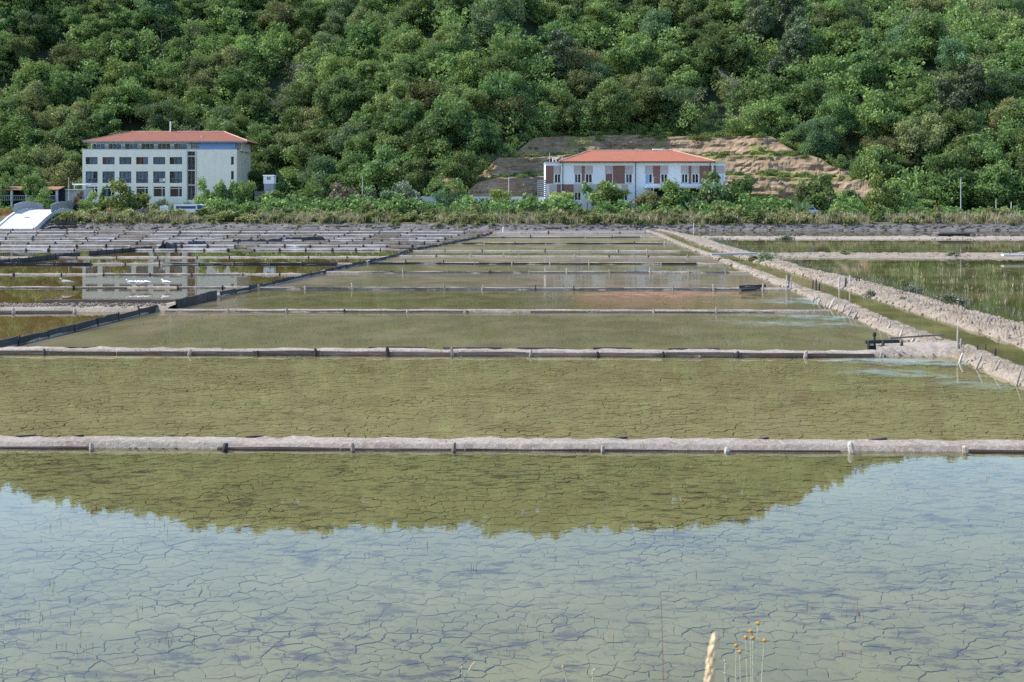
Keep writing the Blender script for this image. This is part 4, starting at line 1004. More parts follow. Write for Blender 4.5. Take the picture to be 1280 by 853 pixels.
# --- bank scrub: yellow-green bushes and dry grass along the embankment
def blades(P, h, w, n, rg, spread=0.5):
    """tufts: n blades from each point"""
    m = len(P); B = np.repeat(P, n, axis=0); a = rg.uniform(0, 6.28, m * n); l = rg.uniform(0.1, spread, m * n); H = np.repeat(h, n) * rg.uniform(0.6, 1.15, m * n)
    dirv = np.stack([np.cos(a) * l, np.sin(a) * l, np.ones(m * n)], 1); dirv /= np.linalg.norm(dirv, axis=1, keepdims=True)
    side = np.stack([-np.sin(a), np.cos(a), np.zeros(m * n)], 1) * w * 0.5
    B = B + np.stack([np.cos(a), np.sin(a), 0 * a], 1) * rg.uniform(0, 0.25, m * n)[:, None]
    T = B + dirv * H[:, None]; Md = B + dirv * H[:, None] * 0.55
    return np.stack([B - side, Md - side * 0.9, T, Md + side * 0.9], 1)
Q = []; T = []
pr = [crown_arrays(1.0, 0.8, 0.08, 7, 170, 0.15, 700 + i, (0.16, 0.3)) for i in range(5)]
for i in range(1150):
    x = random.uniform(-125, 128); o_ = random.choice([random.uniform(-0.1, 3.0), random.uniform(2, 10)])
    y = BANK(x) + o_; w = random.uniform(0.9, 2.2) * (0.75 if o_ < 1 else 1)
    if -93 < x < -80 and o_ < 30: continue
    if x > 50 and random.random() < .55: continue
    if random.random() < .12: w *= 1.35
    q, t = pr[random.randrange(5)]
    Q.append(q * np.array([w, w, w * random.uniform(0.55, 0.95)]) + np.array([x, y, land(x, y) - 0.1])); T.append(t + random.uniform(-0.22, 0.22) + 0.1 * (nz(x * 0.1, 3) > 0.1))
tag(obj('scrub', quads_mesh('scrub', np.concatenate(Q), M['leaf_scrub'], np.concatenate(T))), 'yellow-green scrub growing along the top of the stone embankment', kind='stuff')
P = []; H = []
for i in range(4200):
    x = random.uniform(-120, 128); o_ = random.uniform(-0.1, 5); y = BANK(x) + o_
    if nz(x * 0.09, 7) + (0.5 if x > 45 else 0.12) < 0.0: continue
    if -93 < x < -80: continue
    P.append((x, y, land(x, y))); H.append(random.uniform(0.7, 1.7))
q = blades(np.array(P), np.array(H), 0.10, 9, rng, 0.7)
tag(obj('dry_grass', quads_mesh('dry_grass', q, M['dry_grass'], rng.uniform(-.2, .2, len(q)))), 'dry yellow grass along the embankment', kind='stuff')
# green hedge-like growth behind the scrub (one mass), with single bushes standing out of it
Q = []; T = []
pr = [crown_arrays(1.0, 0.85, 0.05, 8, 300, 0.11, 740 + i, (0.16, 0.28)) for i in range(5)]
for i in range(300):
    x = random.uniform(-64, 62); y = BANK(x) + random.uniform(8, 19); w = random.choice([random.uniform(1.2, 2.4), random.uniform(2.2, 4.4)])
    if -67 < x < -55 or 50 < x < 58: continue
    if 9 < x < 40: w *= 0.7; y = min(y, 236 - random.uniform(0, 4))
    q, t = pr[random.randrange(5)]; Q.append(q * w + np.array([x, y, land(x, y) - 0.1])); T.append(t + random.uniform(-0.15, 0.15))
for i in range(130):
    x = random.uniform(60, 128); y = BANK(x) + random.uniform(9, 28); w = random.uniform(1.0, 2.0)
    q, t = pr[random.randrange(5)]; Q.append(q * w + np.array([x, y, land(x, y) - 0.1])); T.append(t + random.uniform(-0.15, 0.15))
for i in range(150):
    x = random.uniform(-100, -60); y = BANK(x) + random.uniform(9, 40); w = random.uniform(0.9, 1.8)
    if (-93 < x < -80 and y < 258) or (-67 < x < -55 and y < 242): continue
    q, t = pr[random.randrange(5)]; Q.append(q * w + np.array([x, y, land(x, y) - 0.1])); T.append(t + random.uniform(-0.15, 0.15))
tag(obj('bramble', quads_mesh('bramble', np.concatenate(Q), M['leaf_mid'], np.concatenate(T))), 'low green bramble belt behind the embankment scrub', kind='stuff')
# grass tufts on the rock ledges
Q = []; T = []
for i in range(560):
    x = random.uniform(-8, 74); s = random.choice([random.uniform(4.0, 8.2), random.uniform(11, 15.6), random.uniform(18.5, 23), random.uniform(-1, 1.5), random.uniform(0, 20)])
    D = FOOT(x) + s; w = random.uniform(0.5, 1.5) * (1.3 if s > 17 else 1)
    q, t = pr[random.randrange(5)]; Q.append(q * np.array([w * 1.4, w, w * 0.8]) + np.array([x, D, hill(x, D) - 0.1])); T.append(t + random.uniform(-0.1, 0.25))
tag(obj('ledge_scrub', quads_mesh('ledge_scrub', np.concatenate(Q), M['leaf_bright'], np.concatenate(T))), 'grass and low scrub on the ledges of the rock cut', kind='stuff')

# --- single shrubs and small trees between the shore and the buildings: (px centre, top row, depth, width px, kind, label)
BUSH = {}
def bush_mesh(mk, k):
    if (mk, k) not in BUSH:
        q, tone = crown_arrays(1.0, 1.25, -0.28, 22, 3200, 0.058, 3000 + k * 13 + len(mk) * 5, (0.13, 0.23)); BUSH[(mk, k)] = quads_mesh('foliage', q, M[mk], tone)
        if 'stem' not in BUSH:
            st = limb_mesh(0.8, 0.035, 0.3, 6, 77, 0.75, 'stem'); st.materials.append(M['bark']); BUSH['stem'] = st
    return BUSH[(mk, k)]
def add_bush(label, px, top, D, wpx, mk, group=None, zb=None, name='shrub', slim=1.0):
    X = XD(px, D); z0 = land(X, D) if zb is None else zb; w = wpx * D / FPX; h = ZD(top, D) - z0
    t = thing(name, label, 'shrub' if name == 'shrub' else 'tree', (X, D, z0 - 0.05), random.uniform(0, 6.28), group); t.scale = (w * slim * 1.12, w * slim * 1.12, h * 1.15)
    o = bpy.data.objects.new('foliage', bush_mesh(mk, random.randrange(3))); COL.objects.link(o); o.parent = t
    o = bpy.data.objects.new('stem', BUSH['stem']); COL.objects.link(o); o.parent = t
    return t
add_bush('large round bright green bush in front of the cream building', 157, 232, 236, 44, 'leaf_bright')
add_bush('slim dark green bush between the round bush and the building wall', 128, 239, 238, 9, 'leaf_mid')
add_bush('low green shrub left of the slim dark bush before the cream building', 112, 244, 236, 20, 'leaf_bright')
add_bush('dull red shrub at the left corner of the cream building', 96, 240, 240, 16, 'leaf_red')
add_bush('white-flowering shrub behind the white tank', 202, 249, 240, 20, 'leaf_white')
for (x, tp, w, l) in [(256, 230, 22, 'leftmost small tree'), (271, 228, 20, 'second small tree'), (289, 226, 22, 'third and tallest small tree'), (307, 231, 24, 'rightmost small tree')]:
    add_bush(l + ' of four before the right end of the cream building', x, tp, 243, w, 'leaf_bright' if x != 271 else 'leaf_mid', 'four small trees before the cream building', name='small_tree')
add_bush('tall green bush covering the foot of the grey tower', 345, 240, 240, 40, 'leaf_mid')
add_bush('wide green shrub left of the pink oleander', 385, 231, 243, 50, 'leaf_mid')
add_bush('pink-flowering oleander between the buildings', 432, 224, 246, 38, 'leaf_pink')
add_bush('grey-green shrub right of the slender pole', 470, 229, 246, 34, 'leaf_blue')
add_bush('white-flowering shrub right of the pink oleander', 508, 229, 244, 30, 'leaf_white')
add_bush('dark green young tree before the shaded rock', 567, 222, 250, 22, 'leaf_deep')
add_bush('low dark shrub beside the grey road wall', 548, 243, 240, 24, 'leaf_blue')
add_bush('compact bright green bush at the slender post, left of the white building', 625, 240, 232, 26, 'leaf_bright')
add_bush('bright green shrub at the left corner of the white building', 700, 243, 236, 34, 'leaf_bright')
add_bush('rounded green shrub below the roller shutter of the white building', 760, 233, 235, 48, 'leaf_mid')
add_bush('low dull shrub before the entrance canopy of the white building', 812, 243, 233, 36, 'leaf_olive')
add_bush('tall mid green bush before the entrance of the white building', 846, 227, 235, 48, 'leaf_mid')
add_bush('broad dark tree before the right end of the white building, left of a pair', 882, 216, 235, 54, 'leaf_blue', name='small_tree')
add_bush('broad dark tree before the right end of the white building, right of a pair', 910, 207, 236, 54, 'leaf_deep', name='small_tree')
add_bush('dark rounded tree in front of the rock terraces', 1034, 212, 238, 52, 'leaf_deep', name='small_tree')
add_bush('thin grey-green sapling left of the dark rounded tree at the rock terraces', 1003, 230, 240, 18, 'leaf_olive')
add_bush('bright green leafy tree at the right end of the rock terraces', 1098, 224, 236, 34, 'leaf_bright', name='small_tree')
add_bush('bright green lower tree right beside the leafy one at the rock terraces', 1121, 230, 237, 26, 'leaf_mid', name='small_tree')
add_bush('small green shrub at the tall pale lamp post', 1152, 252, 238, 30, 'leaf_mid')
add_bush('green climbing bush by the low building at the left edge', 52, 240, 250, 28, 'leaf_bright')
add_bush('small shrub on the terracotta roof at the left edge', 46, 218, 262, 28, 'leaf_bright')
add_bush('low green shrub at the very left edge', 4, 222, 262, 20, 'leaf_mid')
# young tree with a bare trunk in front of the white building
yt = thing('young_tree', 'young street tree with a bare trunk in front of the white building', 'tree', (XD(734, 238), 238, land(XD(734, 238), 238)))
q, tone = crown_arrays(1.9, 3.4, 3.1, 12, 1600, 0.17, 4001, (0.15, 0.26)); obj('crown', quads_mesh('crown', q, M['leaf_bright'], tone), None, yt)
obj('trunk', limb_mesh(5, 0.08, 0.6, 5, 3, 0.9), M['bark'], yt)
# cane stand right of the building
P = np.array([(XD(random.uniform(930, 1003), 232), 230 + random.uniform(-3, 4), 2.1) for i in range(240)])
q = blades(P, rng.uniform(1.7, 2.9, 240), 0.16, 12, rng, 0.55)
tag(obj('giant_cane', quads_mesh('giant_cane', q, M['leaf_reed'], rng.uniform(-.15, .15, len(q)))), 'stand of pale green cane below the rock terraces', kind='stuff')
P = np.array([(random.uniform(-32, 12), 0, 0) for i in range(260)]); P[:, 1] = [BANK(p[0]) + random.uniform(8, 14) for p in P]; P[:, 2] = 2.1
q = blades(P, rng.uniform(1.2, 2.0, 260), 0.14, 12, rng, 0.6)
tag(obj('giant_cane', quads_mesh('giant_cane', q, M['leaf_reed'], rng.uniform(-.15, .15, len(q)))), 'pale green cane behind the scrub between the two buildings', kind='stuff')
# reeds in the lagoon
P = []
for i in range(800):
    x, y = random.uniform(1000, 1420), random.uniform(329, 392)
    band = 372 + 22 * (x - 1150) / 130 * (x > 1150) if x > 1060 else 340
    lo = 332 if x > 1040 else 336
    if y > band * 0 + min(352 + max(0, (x - 1060)) * 0.16, 394) or y < lo: continue
    if nz(x * 0.03, y * 0.15, 4) < -0.12: continue
    P.append(tuple(G(x, y)))
P = np.array(P); q = blades(P, rng.uniform(0.15, 0.45, len(P)), 0.016, 5, rng, 0.35)
tag(obj('reeds', quads_mesh('reeds', q, M['dry_grass'], rng.uniform(-.25, .1, len(q)))), 'sparse dry reeds standing in the lagoon', kind='stuff')
# thin weed sprouting in the middle pans
P = []
while len(P) < 6500:
    x, y = random.uniform(180, 1060), random.uniform(296, 432)
    g = G(x, y)
    if left_at(g.y) + 0.4 < g.x < right_at(g.y) - 1.4: P.append((g.x, g.y, -0.05))
P = np.array(P); q = blades(P, rng.uniform(0.06, 0.12, len(P)), 0.014, 4, rng, 0.6)
tag(obj('pan_weed', quads_mesh('pan_weed', q, M['leaf_salt'], rng.uniform(-.3, .15, len(q)))), 'sparse weed stubble sprouting in the middle pans', kind='stuff')
P = []
for i in range(260):
    x, y = random.uniform(-100, 1380), 570 + 290 * random.random() ** 1.4
    g = G(x, y)
    if nz(g.x * 0.35, g.y * 0.35, 3) < -0.05: continue
    P.append((g.x, g.y, -0.05))
P = np.array(P); q = blades(P, rng.uniform(0.08, 0.16, len(P)), 0.006, 3, rng, 0.35)
tag(obj('water_sprouts', quads_mesh('water_sprouts', q, M['stem_red'], None)), 'thin dead sprouts poking through the nearest water', kind='stuff')
# salt bushes on the sandy dykes
def salt_bush(label, px, py, wpx, hpx, mk='leaf_salt', zb=0.12, group='salt bushes on the sandy dykes'):
    p = G(px, py, zb); ppm = FPX / p.y
    t = thing('salt_bush', label, 'shrub', (p.x, p.y, zb), random.uniform(0, 6), group); t.scale = (wpx / ppm, wpx / ppm, hpx / ppm)
    q, tone = crown_arrays(1.0, 1.5, -0.6, 20, 1300, 0.075, 5000 + int(px), (0.14, 0.25)); obj('foliage', quads_mesh('foliage', q, M[mk], tone), None, t)
    o = bpy.data.objects.new('stem', BUSH['stem']); COL.objects.link(o); o.parent = t
salt_bush('dark green salt bush at the bend of the channel near the grey plank footbridge', 957, 327, 22, 12, 'leaf_blue')
salt_bush('small dull bush just left of the dark green salt bush', 941, 325, 14, 8, 'leaf_olive')
salt_bush('dark dome-shaped bush on the nearer lagoon dyke', 1057, 319, 18, 8, 'leaf_olive')
salt_bush('grey-green flat bush on the nearer lagoon dyke, towards the right', 1191, 320, 18, 7, 'leaf_salt')
salt_bush('low pale bush on the wide sandy dyke beside the post cluster', 1088, 369, 20, 6, 'leaf_salt')
salt_bush('greener bush on the lagoon edge of the wide sandy dyke', 1128, 361, 15, 14, 'leaf_olive')
salt_bush('grey-green spreading bush right of the greener bush on the sandy dyke', 1142, 365, 24, 12, 'leaf_salt')
salt_bush('small tuft low on the wide sandy dyke', 1128, 375, 10, 5, 'leaf_salt')
salt_bush('whitish spreading bush on the lagoon edge, largest of the sandy dyke', 1190, 380, 40, 14, 'leaf_salt')
salt_bush('dry flat bush at the far end of the lagoon dyke', 982, 298, 20, 5, 'leaf_salt')
P = []
PR = gpoly(DB_R); PRs = resample(PR, 300)
for i in range(420):
    p = PRs[int(299 * (0.35 + 0.65 * random.random()))]; P.append((p.x - random.uniform(-0.1, 0.7), p.y - random.uniform(0, .5), random.uniform(0.0, 0.3)))
P = np.array(P); q = blades(P, rng.uniform(0.15, 0.45, len(P)), 0.02, 9, rng, 0.8)
tag(obj('dyke_grass', quads_mesh('dyke_grass', q, M['leaf_salt'], rng.uniform(-.2, .15, len(q)))), 'pale dry grass on the lagoon edge of the sandy dyke', kind='stuff')

# ================================================================== BUILDINGS
def wall_open(x0, x1, z0, z1, ops, depth=0.25, y=0.0):
    """front wall (facing -y) with real openings and reveals"""
    b = MB(); xs = sorted({x0, x1} | {v for o in ops for v in (o[0], o[1])}); zs = sorted({z0, z1} | {v for o in ops for v in (o[2], o[3])})
    for i in range(len(xs) - 1):
        for j in range(len(zs) - 1):
            cx, cz = (xs[i] + xs[i + 1]) / 2, (zs[j] + zs[j + 1]) / 2
            if any(o[0] < cx < o[1] and o[2] < cz < o[3] for o in ops): continue
            b.add([(xs[i], y, zs[j]), (xs[i + 1], y, zs[j]), (xs[i + 1], y, zs[j + 1]), (xs[i], y, zs[j + 1])], [(0, 1, 2, 3)])
    for a, c, e, f in ops:
        y2 = y + depth
        b.add([(a, y, e), (c, y, e), (c, y, f), (a, y, f), (a, y2, e), (c, y2, e), (c, y2, f), (a, y2, f)], [(0, 4, 5, 1), (1, 5, 6, 2), (2, 6, 7, 3), (3, 7, 4, 0)])
    return b
def window(parent, a, c, e, f, y, frame='dark_metal', fw=0.06, mull=(0.5,), rails=(), curtain=None, Mx=None, back=True, red=None):
    """window filling an opening: frame with mullions, pane, curtain behind"""
    b = MB(); d0, d1 = y - 0.03, y + 0.04
    for (p, q, r, s) in [(a, c, e, e + fw), (a, c, f - fw, f), (a, a + fw, e + fw, f - fw), (c - fw, c, e + fw, f - fw)]: b.box(p, q, d0, d1, r, s, Mx)
    for m in mull: x = lerp(a, c, m); b.box(x - fw / 2, x + fw / 2, d0 - 0.003, d1 + 0.003, e + fw, f - fw, Mx)
    for m in rails: z = lerp(e, f, m); b.box(a + fw, c - fw, d0 - 0.006, d1 + 0.006, z - fw / 2, z + fw / 2, Mx)
    w = b.build('window', M[frame], parent)
    g = MB(); vs = [(a + fw, y + 0.01, e + fw), (c - fw, y + 0.01, e + fw), (c - fw, y + 0.01, f - fw), (a + fw, y + 0.01, f - fw)]
    g.add([Mx @ Vector(v) for v in vs] if Mx else vs, [(0, 1, 2, 3)]); g.build('pane', M['glass'], w)
    def cur(t0, t1, mk, dy):
        n = max(4, int((t1 - t0) * (c - a) / 0.12)); cb = MB(); vs = []
        for i in range(n + 1):
            x = lerp(a, c, lerp(t0, t1, i / n)); yy = y + dy + (0.04 if i % 2 else 0)
            vs += [(x, yy, e + 0.05), (x, yy, f - 0.08)]
        vs = [Mx @ Vector(v) for v in vs] if Mx else vs
        cb.add(vs, [(2 * i, 2 * i + 2, 2 * i + 3, 2 * i + 1) for i in range(n)]); cb.build('curtain', M[mk], w)
    if curtain:
        for (t0, t1) in curtain: cur(t0, t1, 'curtain', 0.16)
    if red: cur(red[0], red[1], 'curtain_red', 0.13)
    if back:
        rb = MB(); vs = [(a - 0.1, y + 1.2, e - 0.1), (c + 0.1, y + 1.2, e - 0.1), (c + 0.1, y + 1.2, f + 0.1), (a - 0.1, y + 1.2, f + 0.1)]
        rb.add([Mx @ Vector(v) for v in vs] if Mx else vs, [(0, 1, 2, 3)]); rb.build('room_back', M['unlit_dark'], w)
    return w
def hip_roof(x0, x1, y0, y1, z0, rx0, rx1, ry, z1, th=0.18):
    b = MB()
    b.add([(x0, y0, z0), (x1, y0, z0), (x1, y1, z0), (x0, y1, z0), (rx0, ry, z1), (rx1, ry, z1)], [(0, 1, 5, 4), (1, 2, 5), (2, 3, 4, 5), (3, 0, 4)])
    b.add([(x0, y0, z0 - th), (x1, y0, z0 - th), (x1, y1, z0 - th), (x0, y1, z0 - th), (x0, y0, z0), (x1, y0, z0), (x1, y1, z0), (x0, y1, z0)],
          [(3, 2, 1, 0), (0, 1, 5, 4), (1, 2, 6, 5), (2, 3, 7, 6), (3, 0, 4, 7)])
    return b
# ---------- cream four-storey building
DL = 285.0
cb_ = thing('apartment_building', 'cream four-storey building with a red hipped roof and blue set-back top floor', 'building', (0, DL, 0))
lx = lambda px: XD(px, DL); lz = lambda py: ZD(py, DL)
xL, xR, zB, zP = lx(103), lx(296), 3.6, lz(187.2)
cols_ = [(107, 122), (128, 143.3), (149, 164.2), (170, 185.2), (191.4, 206.6), (212, 227.7)]
rows_ = [(196.6, 205.6), (214.5, 229), (233.2, 246.5)]
ops = [(lx(a), lx(c), lz(f), lz(e)) for (a, c) in cols_ for (e, f) in rows_]
stair = (lx(234.7), lx(243.7), lz(250), zP - 0.02)
slim = [(lx(288.8), lx(292.2), lz(206), lz(196)), (lx(288.8), lx(292.2), lz(224.5), lz(214))]
wall_open(xL, xR, zB, zP, ops + [(stair[0], stair[1], stair[2], zP - 0.4)] + slim, 0.35).build('wall', M['render_cream'], cb_)
# rest of the shell: right side (with openings), left side, rear, deck
RS = Matrix.Translation((xR, 0, 0)) @ Matrix.Rotation(R(90), 4, 'Z')      # local x runs back along the side
sd_d = [2.6, 5.8, 9.2, 12.2]; sops = [(d - 0.42, d + 0.42, z0, z1) for d in sd_d for (z0, z1) in ((lz(207), lz(197)), (lz(225), lz(215)), (lz(243), lz(233)))]
sw = wall_open(0, 15, zB, zP, sops, 0.3); sw.v = [tuple(RS @ Vector(p)) for p in sw.v]; sw.build('side_wall', M['render_cream'], cb_)
b = MB(); b.add([(xL, 0, zB), (xL, 15, zB), (xL, 15, zP), (xL, 0, zP), (xR, 15, zB), (xR, 15, zP)], [(1, 0, 3, 2), (4, 1, 2, 5)]); b.build('rear_wall', M['render_cream'], cb_)
b = MB(); b.box(xL + 0.01, xR - 0.01, 0.36, 14.99, zP - 0.35, zP - 0.15); b.build('roof_deck', M['concrete'], cb_)
b = MB()
for (p, q, r, s) in [(xL - 0.06, xR + 0.06, -0.06, 0.3), (xL - 0.06, xR + 0.06, 14.7, 15.06)]: b.box(p, q, r, s, zP, zP + 0.10)
b.box(xL - 0.06, xL + 0.3, 0.3, 14.7, zP, zP + 0.10); b.box(xR - 0.3, xR + 0.06, 0.3, 14.7, zP, zP + 0.10); b.build('parapet_coping', M['concrete_pale'], cb_)
for ci, (a, c) in enumerate(cols_):
    for ri, (e, f) in enumerate(rows_):
        A_, C_, E_, F_ = lx(a), lx(c), lz(f), lz(e)
        cur = random.choice([[(0.05, 0.95)], [(0.03, 0.6)], [(0.3, 0.97)], [(0.04, 0.4), (0.55, 0.96)]])
        red = None
        if ri == 0 and ci == 3: red = (0.2, 0.5); cur = [(0.55, 0.97)]
        if ri == 0 and ci == 1: red = (0.02, 0.2); cur = [(0.25, 0.97)]
        if ri == 0 and ci == 2: red = (0.9, 0.98); cur = [(0.03, 0.86)]
        if ri == 2:
            w = window(cb_, A_, C_, E_, F_, 0.22, 'white_paint', 0.10, (0.72,), (0.80,), [(0.04, 0.45)] if ci < 2 else None)
        else:
            w = window(cb_, A_, C_, E_, F_, 0.28, 'dark_metal', 0.06, (0.36, 0.7) if ri else (0.5,), (), cur, red=red)
        if ri == 1:      # low balcony rail with chairs behind
            b = MB(); b.box(A_ + 0.02, C_ - 0.02, 0.06, 0.09, E_ + 0.98, E_ + 1.02)
            for k in range(12): x = lerp(A_ + 0.1, C_ - 0.1, k / 11); b.box(x - 0.012, x + 0.012, 0.065, 0.085, E_ + 0.02, E_ + 0.98)
            b.build('balcony_rail', M['grey_metal'], cb_)
            for fx in (0.3, 0.65):
                b = MB(); x = lerp(A_, C_, fx); b.box(x - 0.25, x + 0.25, 0.12, 0.16, E_ + 0.42, E_ + 0.9); b.box(x - 0.25, x + 0.25, 0.12, 0.2, E_ + 0.38, E_ + 0.42); b.build('balcony_chair', M['dark_metal'], cb_)
            if ci == 4:
                b = MB(); b.box(lerp(A_, C_, .5), lerp(A_, C_, .78), 0.035, 0.05, E_ + 0.15, E_ + 1.04); b.build('towel', M['panel_beige'], cb_)
                b = MB(); b.box(lerp(A_, C_, .8), lerp(A_, C_, .97), 0.035, 0.05, E_ + 0.35, E_ + 1.04); b.build('towel', M['white_paint'], cb_)
for s_ in slim: window(cb_, *s_, 0.2, 'dark_metal', 0.06, ())
for s_ in sops: window(cb_, *s_, 0.2, 'dark_metal', 0.06, (), Mx=RS)
# stair glazing: four bays with white landings
stz = [(249.5, 232.5), (230.5, 214), (212.3, 196.5), (194.5, 190.0)]
for (f, e) in stz:
    window(cb_, stair[0] + 0.03, stair[1] - 0.03, lz(f), lz(e), 0.22, 'dark_metal', 0.09, (0.35, 0.62), (0.25, 0.5, 0.75) if f < 249 else (0.3,), [(0.36, 0.6)])
for py in (231.5, 213.2, 195.5):
    b = MB(); b.box(stair[0] + 0.01, stair[1] - 0.01, 0.05, 0.5, lz(py) - 0.13, lz(py) + 0.13); b.build('landing', M['concrete_pale'], cb_)
# set-back top storey
tx0, tx1, tz1 = lx(110.5), lx(303), lz(178.5)
ty = 1.6; k = (DL + ty) / DL
tops = [(lx(115 + i * 20.5) * k, lx(131 + i * 20.5) * k, zP + 0.12, tz1 - 0.15) for i in range(6)]
b = wall_open(tx0, lx(236), zP - 0.2, tz1 + 0.3, tops, 0.2, ty); b.build('top_wall', M['render_white'], cb_)
for i, o_ in enumerate(tops): window(cb_, *o_, ty + 0.15, 'white_paint', 0.07, (0.33, 0.66), (), [(0.35, 0.95)] if i not in (3, 4) else None, red=(0.02, 0.25) if i in (4, 5) else None)
b = MB(); b.box(lx(246), lx(292), ty + 0.02, ty + 11, zP - 0.2, tz1 + 0.3); b.build('top_blue_wall', M['render_blue'], cb_)
b = MB(); b.box(lx(236), lx(246), ty + 0.3, ty + 11, zP - 0.2, tz1 + 0.3); b.build('top_stair_wall', M['render_white'], cb_)
b = MB(); b.box(tx0, lx(246), ty + 4.0, ty + 11, zP - 0.2, tz1 + 0.28); b.build('top_rear_wall', M['render_white'], cb_)
b = MB(); b.box(lx(292) + 0.01, lx(299), ty + 0.8, ty + 11, zP - 0.2, tz1 + 0.3); b.build('top_end_wall', M['render_white'], cb_)
for px in (293.6, 295.6, 297.6): window(cb_, lx(px - 0.6), lx(px + 0.6), zP + 0.1, tz1 - 0.1, ty + 0.75, 'dark_metal', 0.05, (), back=False)
window(cb_, lx(237), lx(245), zP + 0.0, tz1 - 0.1, ty + 0.25, 'dark_metal', 0.1, (0.4, 0.7), (0.5,), back=False)
b = MB(); b.box(tx0 + 0.1, lx(234), ty - 0.95, ty - 0.92, zP + 0.12, zP + 0.95); b.build('glass_balustrade', M['glass'], cb_)
rf = hip_roof(lx(103.5), lx(309), 0.2, 14.6, lz(176.4), lx(152), lx(271), 7.4, ZD(165, DL + 7.4)); roofo = rf.build('roof', M['roof_red'], cb_)
b = MB(); b.tube([(lx(152), 7.4, ZD(165, DL + 7.4) + .05), (lx(271), 7.4, ZD(165, DL + 7.4) + .05)], 0.14, 6); b.tube([(lx(271), 7.4, ZD(165, DL + 7.4) + .05), (lx(309), 0.2, lz(176.4) + .05)], 0.14, 6); b.tube([(lx(152), 7.4, ZD(165, DL + 7.4) + .05), (lx(103.5), 0.2, lz(176.4) + .05)], 0.10, 6); b.build('ridge_tiles', M['ridge_tile'], roofo)
b = MB(); b.box(lx(103.5), lx(309), 0.02, 0.19, lz(176.4) - 0.32, lz(176.4) - 0.05); b.build('gutter', M['grey_metal'], roofo)
for px in (234.2, 245.2):
    b = MB(); b.tube([(lx(px), 0.1, lz(177.4)), (lx(px), ty - 0.1, lz(179.5)), (lx(px), ty - 0.1, zP), (lx(px), -0.1, zP - 0.2), (lx(px), -0.1, zB)], 0.07, 6); b.build('downpipe', M['grey_metal'], cb_)
b = MB(); b.tube([(lx(202), 7.4, 20.4), (lx(202), 7.4, ZD(152, DL + 7.4))], 0.17, 8); b.build('flue', M['white_paint'], roofo)
b = MB(); b.box(lx(247), lx(248.5), 3.0, 3.4, lz(171), lz(168.5)); b.build('roof_vent', M['white_paint'], roofo)

# ---------- white two-storey building with brown panels
DR = 242.0
wb2 = thing('school_building', 'white two-storey building with brown wall panels and an orange-red hipped roof', 'building', (0, DR, 0))
rx = lambda px: XD(px, DR); rz_ = lambda py: ZD(py, DR)
zb, zt, zm = 1.9, rz_(203), rz_(230)
uw = [(693, 701), (718, 726.3), (731.7, 740.3), (757, 765.5), (782, 790.4), (807, 815.5), (826, 834.6), (851.7, 860), (865, 873.5)]
lw_ = [(687, 695.5), (718, 726.3), (737.3, 745.3), (776.3, 784.6)]
ops = [(rx(a), rx(c), rz_(229.2), rz_(217.4)) for a, c in uw] + [(rx(a), rx(c), rz_(251), rz_(240.2)) for a, c in lw_]
ent = (rx(812), rx(900), zb, rz_(236.5))
uops = [o for o in ops if rx(700.5) < o[0] + 0.3 and o[1] < rx(892)]
wl = [o for o in ops if o[1] <= rx(701.5)]
wall_open(rx(701.2), rx(892), zb, zt, [o for o in ops if o not in wl] + [(ent[0], rx(890), ent[2], ent[3])], 0.3).build('wall', M['render_white'], wb2)
wall_open(rx(682), rx(701.2), zb, zt - 0.15, wl, 0.3, 0.25).build('left_wing_wall', M['render_white'], wb2)
b = MB(); b.add([(rx(682), .25, zb), (rx(682), 12, zb), (rx(682), 12, zt - .15), (rx(682), .25, zt - .15), (rx(907), 12, zb), (rx(907), 12, zt - .15), (rx(892), 12.0, zt), (rx(701.2), 12, zt)], [(1, 0, 3, 2), (4, 1, 2, 5)])
b.box(rx(892), rx(907), 0.3, 11.9, zb, zt - 0.15); b.build('rear_and_wing_walls', M['render_white'], wb2)
b = MB(); b.box(rx(682) - .1, rx(701.1), 0.15, 12, zt - 0.149, zt + 0.05); b.box(rx(892.1), rx(907) + .1, 0.15, 12, zt - 0.149, zt + 0.05); b.build('wing_roof', M['concrete_pale'], wb2)
def panel(p, q, e, f, mk, y=0.0):
    b = MB(); b.box(rx(p), rx(q), y - 0.045, y + 0.02, rz_(f), rz_(e)); b.build('wall_panel', M[mk], wb2)
U0, U1 = 207.3, 229.8
for a, c in uw[:1]: panel(a - 0.8, c - 0.2, U0, 216.9, 'panel_beige', 0.25)
panel(682.3, 692, U0, U1, 'panel_brown', 0.25)
for a, c in uw[1:]: panel(a - 0.6, c + 0.6, U0, 217.0, 'panel_beige')
for a, c in [(727.2, 730.9), (766.3, 781), (816.3, 825.2), (860.8, 864.2), (874.4, 889.5)]: panel(a, c, U0, U1, 'panel_brown')
for a, c in [(892.4, 895.5)]: panel(a, c, U0, U1, 'panel_brown', 0.3)
panel(896, 906, U0, 217, 'panel_beige', 0.3)
L0 = 230.6
for a, c in lw_[:1]: panel(a - 0.4, c + 0.4, L0, 239.8, 'panel_beige', 0.25)
for a, c in lw_[1:]: panel(a - 0.6, c + 0.6, L0, 239.8, 'panel_beige')
panel(702, 717, L0, 256, 'panel_brown'); panel(696.2, 701, L0, 256, 'panel_brown', 0.25); panel(746.2, 761.8, L0, 256, 'panel_brown'); panel(762.2, 771.6, L0, 256, 'panel_beige')
